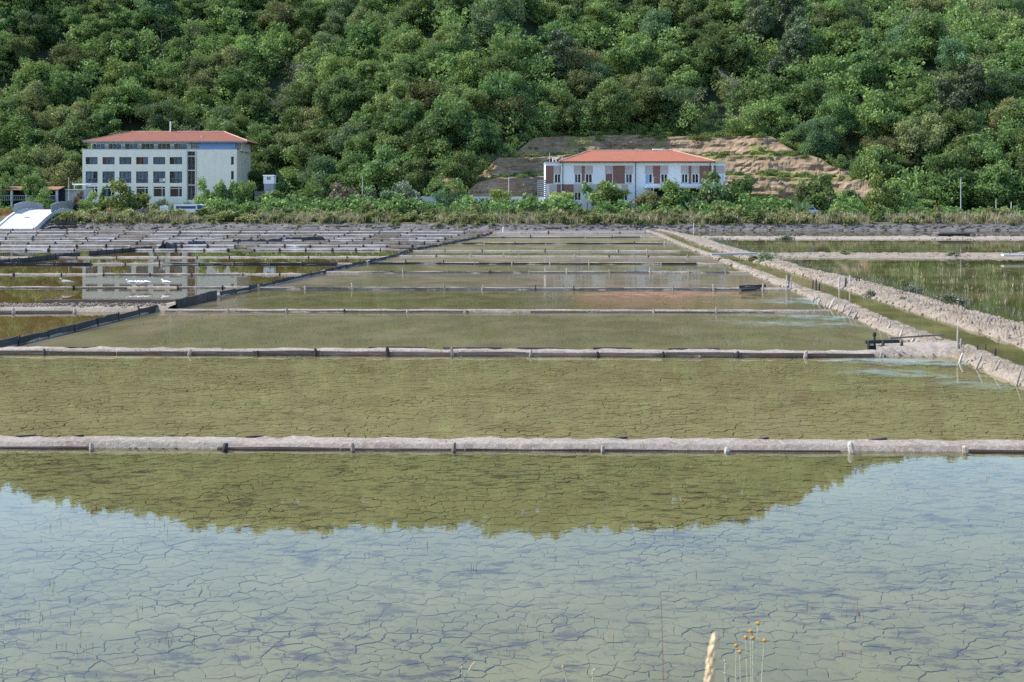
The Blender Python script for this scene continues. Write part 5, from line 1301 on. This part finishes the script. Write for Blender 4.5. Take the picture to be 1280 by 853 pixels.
for i, (a, c) in enumerate(uw):
    y = 0.25 if i == 0 else 0
    A_, C_, E_, F_ = rx(a), rx(c), rz_(229.2), rz_(217.4)
    w = window(wb2, A_, C_, E_, F_, y + 0.15, 'white_paint', 0.11, (0.5,), (), [(0.05, 0.3)] if i % 3 == 1 else None)
    if i == 3:
        b = MB()
        for k in range(14): z = lerp(E_ + 0.5, F_, k / 14); b.box(A_ + .03, C_ - .03, 0.03, 0.06 + 0.015 * (k % 2), z, z + 0.1)
        b.build('roller_shutter', M['panel_brown'], w)
    if i == 5:
        b = MB(); b.box(A_ + .05, lerp(A_, C_, .48), 0.05, 0.09, E_ + .05, F_ - .05); b.build('blue_blind', M['render_blue'], w)
    b = MB(); b.box(lerp(A_, C_, .28), lerp(A_, C_, .44), y - 0.11, y - 0.05, F_ + .38, F_ + .48); b.box(lerp(A_, C_, .56), lerp(A_, C_, .72), y - 0.11, y - 0.05, F_ + .38, F_ + .48); b.build('wall_vent', M['white_paint'], wb2)
    b = MB(); b.box(A_ - .05, C_ + .05, y - 0.12, y + 0.12, E_ - .09, E_ - .002); b.build('window_sill', M['concrete_pale'], wb2)
for i, (a, c) in enumerate(lw_): window(wb2, rx(a), rx(c), rz_(251), rz_(240.2), (0.25 if i == 0 else 0) + 0.15, 'white_paint', 0.11, (0.5,))
b = MB(); b.box(rx(700.8), rx(892.2), -0.06, -0.002, rz_(206.8), rz_(203.2)); b.build('fascia_band', M['white_paint'], wb2)
b = MB(); b.box(rx(806), rx(900), -2.2, -0.003, rz_(235.3), rz_(233.3)); b.build('entrance_canopy', M['white_paint'], wb2)
b = MB(); b.box(ent[0] + .05, rx(888), 1.6, 1.7, zb, ent[3]); b.build('recess_shade_panel', M['unlit_dark'], wb2)  # near-black panel: shade of the entrance recess put into its colour
for px in (812, 846, 880):
    b = MB(); b.tube([(rx(px), -1.9, zb), (rx(px), -1.9, rz_(235.3))], 0.10, 8); b.build('canopy_column', M['concrete_pale'], wb2)
ro2 = hip_roof(rx(698.8), rx(893.5), -0.7, 12.6, rz_(202.0), rx(740), rx(846), 6.0, ZD(188.6, DR + 6.0)).build('roof', M['roof_orange'], wb2)
b = MB(); za, zc = rz_(202.0) + .05, ZD(188.6, DR + 6) + .05
for p, q in [((rx(740), 6, zc), (rx(846), 6, zc)), ((rx(846), 6, zc), (rx(893.5), -.7, za)), ((rx(740), 6, zc), (rx(698.8), -.7, za))]: b.tube([p, q], 0.13, 6)
b.build('ridge_tiles', M['ridge_tile'], ro2)
b = MB(); b.box(rx(699), rx(893.3), -0.84, -0.71, rz_(202.0) - 0.22, rz_(202.0) - 0.02); b.build('gutter', M['dark_metal'], ro2)
for px in (703.5, 794.4, 887.5):
    b = MB(); b.tube([(rx(px), -0.75, rz_(202.8)), (rx(px), -0.15, rz_(205.5)), (rx(px), -0.15, zb)], 0.07, 6); b.build('downpipe', M['dark_metal'], wb2)
b = MB(); b.box(rx(821), rx(834), 6.3, 7.8, zc - .35, zc + .35); b.build('roof_unit', M['white_paint'], ro2)
b = MB(); b.box(rx(691), rx(692), 2, 2.7, zt, zt + .85); b.box(rx(695), rx(696), 2, 2.7, zt, zt + .85); b.box(rx(691), rx(696), 2, 2.7, zt + .851, zt + 1.0); b.build('chimney', M['white_paint'], wb2)
# slatted balcony frame at its left end
bf = thing('slatted_frame', 'slatted grey balcony frame at the left end of the white building', 'frame', (0, DR - 0.2, 0))
for px in (672, 682):
    b = MB(); b.box(rx(px) - .07, rx(px) + .07, -0.07, .07, 2.0, rz_(225)); b.build('post', M['grey_metal'], bf)
for k in range(9):
    z = lerp(rz_(246), rz_(226), k / 8); b = MB(); b.box(rx(672) + .08, rx(682) - .08, -.03, .03, z - .12, z + .12); b.build('slat', M['panel_beige'], bf)

# ================================================================== OTHER THINGS ON THE SHORE
# arched concrete footbridge at the left edge
br = thing('arched_bridge', 'pale concrete arched footbridge with solid grey parapets at the left edge', 'bridge', (0, 0, 0))
bx0, bx1 = -88.6, -82.0
prof = [(219.5, 0.15), (222, 0.95), (225, 1.95), (228, 2.75), (231, 3.2), (235, 3.4), (239, 3.2), (243, 2.7), (248, 2.35)]
b = MB(); vs = []
for d, z in prof:
    zb_ = z - (0.55 if 228 <= d <= 242 else 1.4) - (0.25 if d in (228, 243) else 0)
    vs += [(bx0, d, z), (bx1, d, z), (bx1, d, zb_), (bx0, d, zb_)]
fs = [(0, 1, 2, 3), tuple(len(vs) - 4 + k for k in (3, 2, 1, 0))]
for i in range(len(prof) - 1):
    for k in range(4): fs.append((i * 4 + k, (i + 1) * 4 + k, (i + 1) * 4 + (k + 1) % 4, i * 4 + (k + 1) % 4))
b.add(vs, fs); b.build('deck', M['concrete_pale'], br)
for X in (bx0, bx1):
    b = MB(); vs = []; sx = 0.18
    for d, z in prof[:-1]: vs += [(X - sx, d, z - .6), (X + sx, d, z - .6), (X + sx, d, z + .22), (X - sx, d, z + .22)]
    n = len(prof) - 1; fs = [(3, 2, 1, 0), (n * 4 - 4, n * 4 - 3, n * 4 - 2, n * 4 - 1)]
    for i in range(n - 1):
        for k in range(4): fs.append((i * 4 + k, i * 4 + (k + 1) % 4, (i + 1) * 4 + (k + 1) % 4, (i + 1) * 4 + k))
    b.add(vs, fs); b.build('girder', M['concrete'], br)
    for k in range(7):      # solid parapet panels
        d0 = 227.8 + k * 2.0; d1 = d0 + 1.86; dm = (d0 + d1) / 2
        zz = lambda d: interp(d, [p[0] for p in prof], [p[1] for p in prof])
        b = MB(); b.add([(X + a, d, z) for (d, z) in ((d0, zz(d0) + .26), (d1, zz(d1) + .26), (d1, zz(d1) + 1.55), (d0, zz(d0) + 1.55)) for a in (-.09, .09)],
                        [(0, 1, 3, 2), (2, 3, 5, 4), (4, 5, 7, 6), (6, 7, 1, 0), (0, 2, 4, 6), (1, 7, 5, 3)]); b.build('parapet_panel', M['grey_metal'], br)
b = MB(); b.box(-85.8, -84.9, 225.2, 225.5, 1.99, 2.12); b.build('drain_grate', M['dark_metal'], br)
# low building with terracotta pergola roof at the far left
pg = thing('pergola', 'long low pergola with a terracotta tiled roof at the left edge', 'pergola', (0, 262, 0))
p0, p1 = XD(-60, 262), XD(76, 262)
b = MB(); b.add([(p0, -1.6, ZD(237.2, 262)), (p1, -1.6, ZD(237.2, 262)), (p1, 2.5, ZD(233.0, 262)), (p0, 2.5, ZD(233.0, 262)), (p0, -1.6, ZD(238.3, 262)), (p1, -1.6, ZD(238.3, 262)), (p1, 2.5, ZD(234.0, 262)), (p0, 2.5, ZD(234.0, 262))], [(0, 1, 2, 3), (7, 6, 5, 4), (0, 4, 5, 1), (1, 5, 6, 2), (2, 6, 7, 3), (3, 7, 4, 0)]); b.build('roof', M['roof_terracotta'], pg)
for k in range(8):
    x = lerp(p0 + .4, p1 - .4, k / 7); b = MB(); b.box(x - .2, x + .2, -1.3, -.9, 3.2, ZD(238.3, 262)); b.build('column', M['concrete_pale'], pg)
b = MB(); b.box(p0, p1, 2.2, 2.6, 3.2, ZD(233.5, 262)); b.build('rear_wall', M['unlit_dark'], pg)
b = MB()
b.box(p0, p1, -2.4, -2.35, ZD(245, 260), ZD(244.4, 260)); b.box(p0, p1, -2.4, -2.35, ZD(250.5, 260), ZD(250, 260))
for k in range(60): x = lerp(p0, p1, k / 59); b.box(x - .025, x + .025, -2.39, -2.36, ZD(250, 260), ZD(245, 260))
b.build('railing', M['grey_metal'], pg)
sh = thing('low_outbuilding', 'low grey outbuilding with a flat white roof left of the cream building', 'building', (0, 266, 0))
q0, q1 = XD(62, 266), XD(104, 266)
op = (XD(66, 266), XD(76, 266), ZD(249, 266), ZD(244, 266))
wall_open(q0, q1, 3.0, ZD(238, 266), [op], 0.2).build('wall', M['concrete'], sh); window(sh, *op, 0.1, 'white_paint', 0.08, (0.5,))
b = MB(); b.box(q0, q1, 0.25, 6, 3.0, ZD(238, 266) - .01); b.build('core', M['concrete'], sh)
b = MB(); b.box(q0 - .4, q1, -.8, 6, ZD(237.9, 266), ZD(236.6, 266)); b.box(q0 + 4, q1 + 1, 2, 5, ZD(231, 266), ZD(229.6, 266)); b.build('flat_roof', M['white_paint'], sh)
b = MB(); b.box(q0 + 4.2, q0 + 4.4, 2.4, 2.6, ZD(236.6, 266), ZD(231, 266)); b.box(q1 - .3, q1 - .1, 2.4, 2.6, ZD(236.6, 266), ZD(231, 266)); b.build('roof_post', M['grey_metal'], sh)
# small grey tower
tw = thing('lookout_tower', 'small grey square tower with a white top beside the cream building', 'tower', (XD(336, 262), 262, 0))
k_ = 262 / FPX; hw = 6.6 * k_
b = MB(); b.box(-hw * .9, hw * .9, 0, 2 * hw, 2.5, ZD(230, 262)); b.build('shaft', M['grey_metal'], tw)
wall_open(-hw, hw, ZD(229.9, 262), ZD(220, 262), [(-hw * .35, hw * .4, ZD(225, 262), ZD(221.5, 262))], .3, -.1).build('top_wall', M['white_paint'], tw)
window(tw, -hw * .35, hw * .4, ZD(225, 262), ZD(221.5, 262), .1, 'dark_metal', .06, ())
b = MB(); b.box(-hw, hw, .25, 2 * hw, ZD(229.9, 262), ZD(220, 262)); b.build('top_core', M['white_paint'], tw)
b = MB(); b.add([(-hw * 1.15, -.3, ZD(220, 262) + .002), (hw * 1.15, -.3, ZD(220, 262) + .002), (hw * 1.15, 2.2 * hw, ZD(220, 262) + .002), (-hw * 1.15, 2.2 * hw, ZD(220, 262) + .002), (-hw * 1.05, -.2, ZD(219, 262)), (hw * 1.05, -.2, ZD(219, 262)), (hw * 1.05, 2.1 * hw, ZD(219, 262)), (-hw * 1.05, 2.1 * hw, ZD(219, 262))], [(3, 2, 1, 0), (4, 5, 6, 7), (0, 1, 5, 4), (1, 2, 6, 5), (2, 3, 7, 6), (3, 0, 4, 7)]); b.build('roof', M['concrete'], tw)
b = MB(); b.box(XD(318, 258) - tw.location.x, XD(348, 258) - tw.location.x, -4, -3.8, 2.5, ZD(239, 258)); b.build('yard_wall', M['stone_wall'], tw)
b = MB(); b.box(XD(331, 258) - tw.location.x, XD(341, 258) - tw.location.x, -4.08, -4.003, ZD(243, 258), ZD(239.6, 258)); b.build('sign_board', M['white_paint'], tw)
# road wall between the buildings
rw = MB(); rw.box(XD(515, 250), XD(692, 250), 250, 250.4, 2.2, ZD(246, 250)); tag(rw.build('road_wall', M['concrete']), 'low grey road wall below the shaded rock', 'wall')
# poles
def pole(label, px, top, D, r=0.09, mk='concrete_pale', lamp=False, zb=None):
    X = XD(px, D); z0 = land(X, D) if zb is None else zb; h = ZD(top, D) - z0
    t = thing('street_lamp' if lamp else 'pole', label, 'lamp' if lamp else 'pole', (X, D, z0), 0, 'poles along the shore road')
    b = MB(); b.tube([(0, 0, -.4), (0, 0, h * .5), (0, 0, h)], [r, r * .85, r * .6], 8); b.build('shaft', M[mk], t)
    b = MB()
    if lamp: b.box(-.12, .55, -.14, .14, h, h + .12); b.build('lamp_head', M['grey_metal'], t)
    else: b.sphere((0, 0, h), r * .9, 8, 4, (1, 1, .5)); b.build('cap', M[mk], t)
pole('slender pale pole left of the cream building', 86, 222, 258, .10)
pole('slender pole beside the pink oleander', 453, 221, 246, .08)
pole('slender post in front of the shaded rock left of the white building', 636, 222, 246, .10)
pole('pale lamp post in front of the white building', 817, 222, 236, .08, lamp=True)
pole('tall pale blue lamp post near the right edge', 1201, 223, 236, .09, 'concrete_pale', lamp=True)
pole('short pale post second from the right edge of the shore', 1245, 250, 236, .10)
pole('short pale post nearest the right edge of the shore', 1264, 253, 236, .12)
pole('thin pole at the left wing of the white building', 687, 191, 246, .06)
# white van
vn = thing('van', 'long white van with dark blue cab windows parked before the cream building', 'van', (XD(240, 240), 240, land(XD(240, 240), 240)))
L_ = 6.3; b = MB()
pf = [(-L_ / 2, .35), (L_ / 2 - .1, .35), (L_ / 2, .9), (L_ / 2 - .35, 1.15), (L_ / 2 - 1.05, 2.0), (L_ / 2 - 1.5, 2.12), (-L_ / 2 + .1, 2.12), (-L_ / 2, 1.9)]
n = len(pf); b.add([(x, y, z) for y in (-.95, .95) for x, z in pf], [tuple(range(n)), tuple(range(2 * n - 1, n - 1, -1))] + [(i, i + n, (i + 1) % n + n, (i + 1) % n) for i in range(n)]); b.build('body', M['white_paint'], vn)
b = MB(); b.add([(L_ / 2 - .42, -.96, 1.2), (L_ / 2 - 1.08, -.96, 1.92), (L_ / 2 - 1.95, -.96, 1.92), (L_ / 2 - 1.95, -.96, 1.2)], [(0, 1, 2, 3)]); b.build('cab_window', M['navy'], vn)
b = MB(); b.add([(L_ / 2 - .36 + .012, -.85, 1.18), (L_ / 2 - .36 + .012, .85, 1.18), (L_ / 2 - 1.04 + .012, .8, 1.98), (L_ / 2 - 1.04 + .012, -.8, 1.98)], [(0, 1, 2, 3)]); b.build('windscreen', M['navy'], vn)
b = MB(); b.box(-L_ / 2 + .4, L_ / 2 - 2.2, -.965, -.952, 1.25, 1.75); b.build('side_window', M['navy'], vn)
for x in (-L_ / 2 + 1.1, L_ / 2 - 1.1):
    for y in (-.85, .85):
        b = MB(); b.tube([(x, y - .12, .35), (x, y + .12, .35)], .36, 14); w = b.build('wheel', M['rubber'], vn)
        b = MB(); b.tube([(x, y - .13, .35), (x, y + .13, .35)], .2, 10); b.build('rim', M['grey_metal'], w)
# white caged liquid tank
ib = thing('liquid_tank', 'white cube-shaped liquid tank in a cage among the scrub', 'tank', (XD(206.5, 228), 228, ZD(267.5, 228)))
b = MB(); b.box(-.72, .72, -.72, .72, .16, 1.42); b.box(-.2, .2, -.2, .2, 1.42, 1.5); b.build('tank', M['white_paint'], ib)
b = MB()
for k in range(6):
    x = lerp(-.74, .74, k / 5); b.tube([(x, -.75, .14), (x, -.75, 1.45)], .018, 4); b.tube([(-.75, x, .14), (-.75, x, 1.45)], .018, 4); b.tube([(.75, x, .14), (.75, x, 1.45)], .018, 4)
for k in range(4):
    z = lerp(.2, 1.43, k / 3); b.tube([(-.76, -.76, z), (.76, -.76, z)], .018, 4); b.tube([(-.76, .76, z), (-.76, -.76, z)], .018, 4); b.tube([(.76, .76, z), (.76, -.76, z)], .018, 4)
b.build('cage', M['grey_metal'], ib)
b = MB()
for x in (-.6, 0, .6): b.box(x - .1, x + .1, -.72, .72, 0, .12)
b.box(-.74, .74, -.74, .74, .121, .158); b.build('pallet', M['plank'], ib)
for k, (px, py, sz, lab) in enumerate([(112, 269, 1.0, 'larger orange traffic cone on the embankment left of the round bush'), (137.5, 263, .7, 'smaller orange traffic cone half hidden by the round bush')]):
    D = 229; t = thing('traffic_cone', lab, 'cone', (XD(px, D), D, ZD(py, D)), 0, 'orange cones on the embankment')
    b = MB(); b.tube([(0, 0, .06), (0, 0, .9 * sz)], [.26 * sz, .05], 12); b.build('cone', M['orange'], t)
    b = MB(); b.box(-.4 * sz, .4 * sz, -.4 * sz, .4 * sz, 0, .07); b.build('base', M['orange'] if k else M['white_paint'], t)
    b = MB(); b.tube([(0, 0, -1.5), (0, 0, 0)], .12, 6); b.build('stand', M['stake'], t)
# orange net fence at the far left edge
nf = thing('net_fence', 'orange net fence at the left edge behind the bridge ramp', 'fence', (XD(4, 236), 236, 2.0))
for x in (-3, -1, 1, 0.9 + .9):
    b = MB(); b.tube([(x, 0, -.3), (x, 0, 1.5)], .04, 6); b.build('post', M['stake'], nf)
b = MB()
for k in range(24): x = -3 + 4.8 * k / 23; b.box(x - .03, x + .03, -.015, .015, .2, 1.4)
for k in range(8): z = .2 + 1.2 * k / 7; b.box(-3, 1.8, -.02, .02, z - .025, z + .025)
b.build('net', M['orange'], nf)
# rubble heaps and the dark floodgate under the bridge
for lab, px, py, w, h in [('heap of grey rubble right of the white tank', 222, 267, 4.6, 1.0), ('heap of grey rubble left of the white tank', 178, 266, 3.6, .8), ('pale rock heap under the arched bridge', 82, 281, 3.6, .9)]:
    D = 227 if px > 100 else 226; t = thing('rubble_heap', lab, 'rubble', (XD(px, D), D, ZD(py, D) - .3), 0, 'rubble heaps on the shore')
    for i in range(26):
        o = bpy.data.objects.new('stone', random.choice(sp)); COL.objects.link(o); o.parent = t; u = random.uniform(-1, 1)
        o.location = (u * w / 2, random.uniform(-.6, .6), random.uniform(0, h) * (1 - abs(u)) + .1); s_ = random.uniform(.2, .42); o.scale = (s_ * 1.3, s_, s_); o.rotation_euler = (random.uniform(0, 3), random.uniform(0, 3), 0)
fg = thing('floodgate', 'dark timber floodgate beside the arched bridge', 'gate', (XD(76, 221), 221.5, 0))
for z, w in ((.35, 5.4), (.8, 5.0), (1.25, 4.2)):
    b = MB(); b.beam((-w / 2, 0, z), (w / 2, .1, z + .04), .2, .34, jit=.1); b.build('plank', M['plank_black'], fg)
for x in (-2.0, .2, 2.2):
    b = MB(); b.beam((x, -.2, -.2), (x + .5, -.2, 1.7), .18, .18, jit=.1); b.build('post', M['plank_black'], fg)
b = MB(); b.beam((-2.6, -.7, .25), (-.9, -.6, .75), .9, .08); b.build('white_slab', M['white_paint'], fg)
# parked pale boat/car roof and white block by the dark trees
b = MB(); b.v = []; D = 233
wc = thing('white_car', 'white car roof showing above the scrub below the rock terraces', 'car', (XD(1011, D), D, ZD(268.5, D)))
pf = [(-1.9, .3), (1.9, .3), (2.0, .7), (1.2, .85), (.7, 1.4), (-.9, 1.42), (-1.6, .9), (-2.0, .8)]
n = len(pf); b.add([(x, y, z) for y in (-.8, .8) for x, z in pf], [tuple(range(n)), tuple(range(2 * n - 1, n - 1, -1))] + [(i, i + n, (i + 1) % n + n, (i + 1) % n) for i in range(n)]); b.build('body', M['white_paint'], wc)
b = MB(); b.add([(.95, -.81, .9), (.62, -.81, 1.32), (-.8, -.81, 1.34), (-1.3, -.81, .92)], [(0, 1, 2, 3)]); b.build('side_window', M['navy'], wc)
for x in (-1.2, 1.2):
    b = MB(); b.tube([(x, -.82, .3), (x, .82, .3)], .3, 12); b.build('wheel', M['rubber'], wc)

# ================================================================== GULLS
def gull(label, px, py, scale, rz, white=True, pose=0):
    p = G(px, py, 0.10); t = thing('gull', label, 'bird', (p.x, p.y, 0.10), rz, 'gulls resting on the low dyke'); t.scale = (scale,) * 3
    nk = [(-.30, .17, .010), (-.24, .175, .035), (-.14, .18, .072), (-.02, .185, .092), (.09, .20, .085), (.16, .235, .058), (.19, .28, .040), (.215, .315, .040), (.24, .325, .034), (.262, .322, .014)]
    if pose == 1: nk = [(x, z - (.07 if x > .13 else 0), r) for x, z, r in nk]
    b = MB(); b.tube([(x, 0, z) for x, z, r in nk], [r for x, z, r in nk], 10); b.build('body', M['gull_white' if white else 'gull_brown'], t, True)
    for s_ in (-1, 1):
        b = MB(); b.tube([(.12, s_ * .075, .21), (.0, s_ * .095, .205), (-.16, s_ * .075, .195), (-.36, s_ * .02, .185)], [.02, .045, .035, .006], 6); b.build('wing', M['gull_grey' if white else 'gull_brown'], t, True)
        b = MB(); b.tube([(.0, s_ * .035, .12), (.0, s_ * .035, .0)], .008, 5); b.tube([(-.01, s_ * .035, 0.004), (.05, s_ * .035, .004)], .01, 4); b.build('leg', M['leg_pink'], t)
    hz_ = nk[-1][1]
    b = MB(); b.tube([(.255, 0, hz_), (.29, 0, hz_ - .003), (.315, 0, hz_ - .012)], [.013, .010, .003], 6); b.build('beak', M['beak'], t)
gull('white gull facing left, left one of the pair on the low dyke', 164.5, 358.5, 1.05, math.pi + .2)
gull('grey-winged gull crouching just right of the white one', 174, 358.6, 1.05, 2.7, pose=1)
gull('grey-winged gull with its back turned, third from the left of the white gulls', 183, 358.4, 1.05, 2.9, pose=1)
gull('lone gull standing right of the group of three, facing left', 208, 358.4, 1.05, math.pi - .3)
gull('brownish young gull far left on the low dyke', 83, 358.5, 1.2, math.pi, white=False)

# ================================================================== FOREGROUND STEMS
def nb(y): return 2.32 if y < 3.8 else 2.32 - 0.46 * (y - 3.8)
fl = thing('dried_flower', 'cluster of dry stems with small round orange flower heads at the bottom of the picture', 'flower', (XD(937, 4.0), 4.0, nb(4.0)))
def rel(px, py, d, o): return AT(px, py, d) - o.location
heads = [(947.4, 779.5), (938.2, 789.5), (932.5, 797), (941.2, 797.5), (955.6, 801), (920.3, 807), (924.7, 815)]
bases = [(939, 905), (941, 905), (938, 905), (942, 905), (943, 905), (919, 905), (930, 905)]
for i, (h, b0) in enumerate(zip(heads, bases)):
    d = 4.0 + .03 * (i % 3); top = rel(*h, d, fl); bs = rel(b0[0], b0[1], d, fl); bs.z = -0.05
    b = MB(); b.tube([bs, bs.lerp(top, .4) + Vector((.003, 0, 0)), bs.lerp(top, .75), top], [.0022, .002, .0017, .0014], 5); st = b.build('stem', M['stem_dry'], fl)
    b = MB(); b.sphere(top, .0068, 10, 7, (1, 1, .92)); b.v = [tuple(Vector(p) + Vector((random.uniform(-1, 1), random.uniform(-1, 1), random.uniform(-1, 1))) * .0006) for p in b.v]; b.build('flower_head', M['flower'], st)
gs = thing('grass_spike', 'pale ripe grass spike close to the camera at the bottom of the picture', 'grass', (XD(886, 1.7), 1.7, nb(1.7)))
ax = [rel(893, 798, 1.7, gs), rel(891, 815, 1.7, gs), rel(889, 835, 1.7, gs), rel(886, 860, 1.7, gs), rel(884, 900, 1.7, gs)]
b = MB(); b.tube([Vector((0, 0, -.05)), ax[4], ax[2], ax[0]], [.0018, .0016, .0013, .0008], 5); b.build('stem', M['stem_dry'], gs)
for i in range(34):
    t = i / 33; p = ax[0].lerp(ax[3], t); a = i * 2.4; r = .0042 * min(1, .3 + t * 2.2)
    o = p + Vector((math.cos(a) * r, math.sin(a) * r, 0)); b = MB(); b.sphere((0, 0, 0), .0046, 6, 5, (.62, .62, 1.7)); s_ = b.build('spikelet', M['seed_head'], gs, True); s_.location = o; s_.rotation_euler = (random.uniform(-.2, .2), random.uniform(-.25, .35), 0)
rs_ = MB(); p0_, p1_, p2_ = AT(826, 742, 5.0), AT(828, 800, 5.0), AT(829, 870, 5.0); rs_.tube([Vector((p2_.x, 5.0, nb(5) - .05)), p2_, p1_, p0_], [.0022, .002, .0016, .001], 5)
tag(rs_.build('reddish_stem', M['stem_red']), 'single thin reddish stem left of the flower cluster', 'stem')
for lab, pts in [('small pale forked twig at the bottom edge left of centre', [[(581, 870), (580, 850), (576, 834)], [(580, 852), (586, 838), (593, 828)]]),
                 ('pale curled seed stem at the bottom edge near the centre', [[(709, 870), (708, 845), (703, 833)]]),
                 ('short pale seed stem right of the curled one at the bottom edge', [[(741, 870), (741, 850), (742, 837)]]),
                 ('thin white speckled stem between grass spike and flower cluster', [[(910, 900), (907, 850), (906, 826)]])]:
    D = 4.6; o0 = AT(pts[0][0][0], 870, D); t = thing('dry_twig', lab, 'twig', (o0.x, D, nb(D)), 0, 'small dry stems at the bottom edge')
    for j, pl_ in enumerate(pts):
        b = MB(); P = [AT(x, y, D) - t.location for x, y in pl_]
        if j == 0: P = [Vector((0, 0, -.03))] + P
        b.tube(P, [.0025] * (len(P) - 1) + [.0012], 5); b.build('stem', M['stem_dry'], t)
        b = MB()
        for k in range(9): b.sphere(P[-1].lerp(P[-2], k / 12) + Vector((random.uniform(-.004, .004), 0, 0)), .003, 5, 4)
        b.build('seeds', M['seed_head'], t)
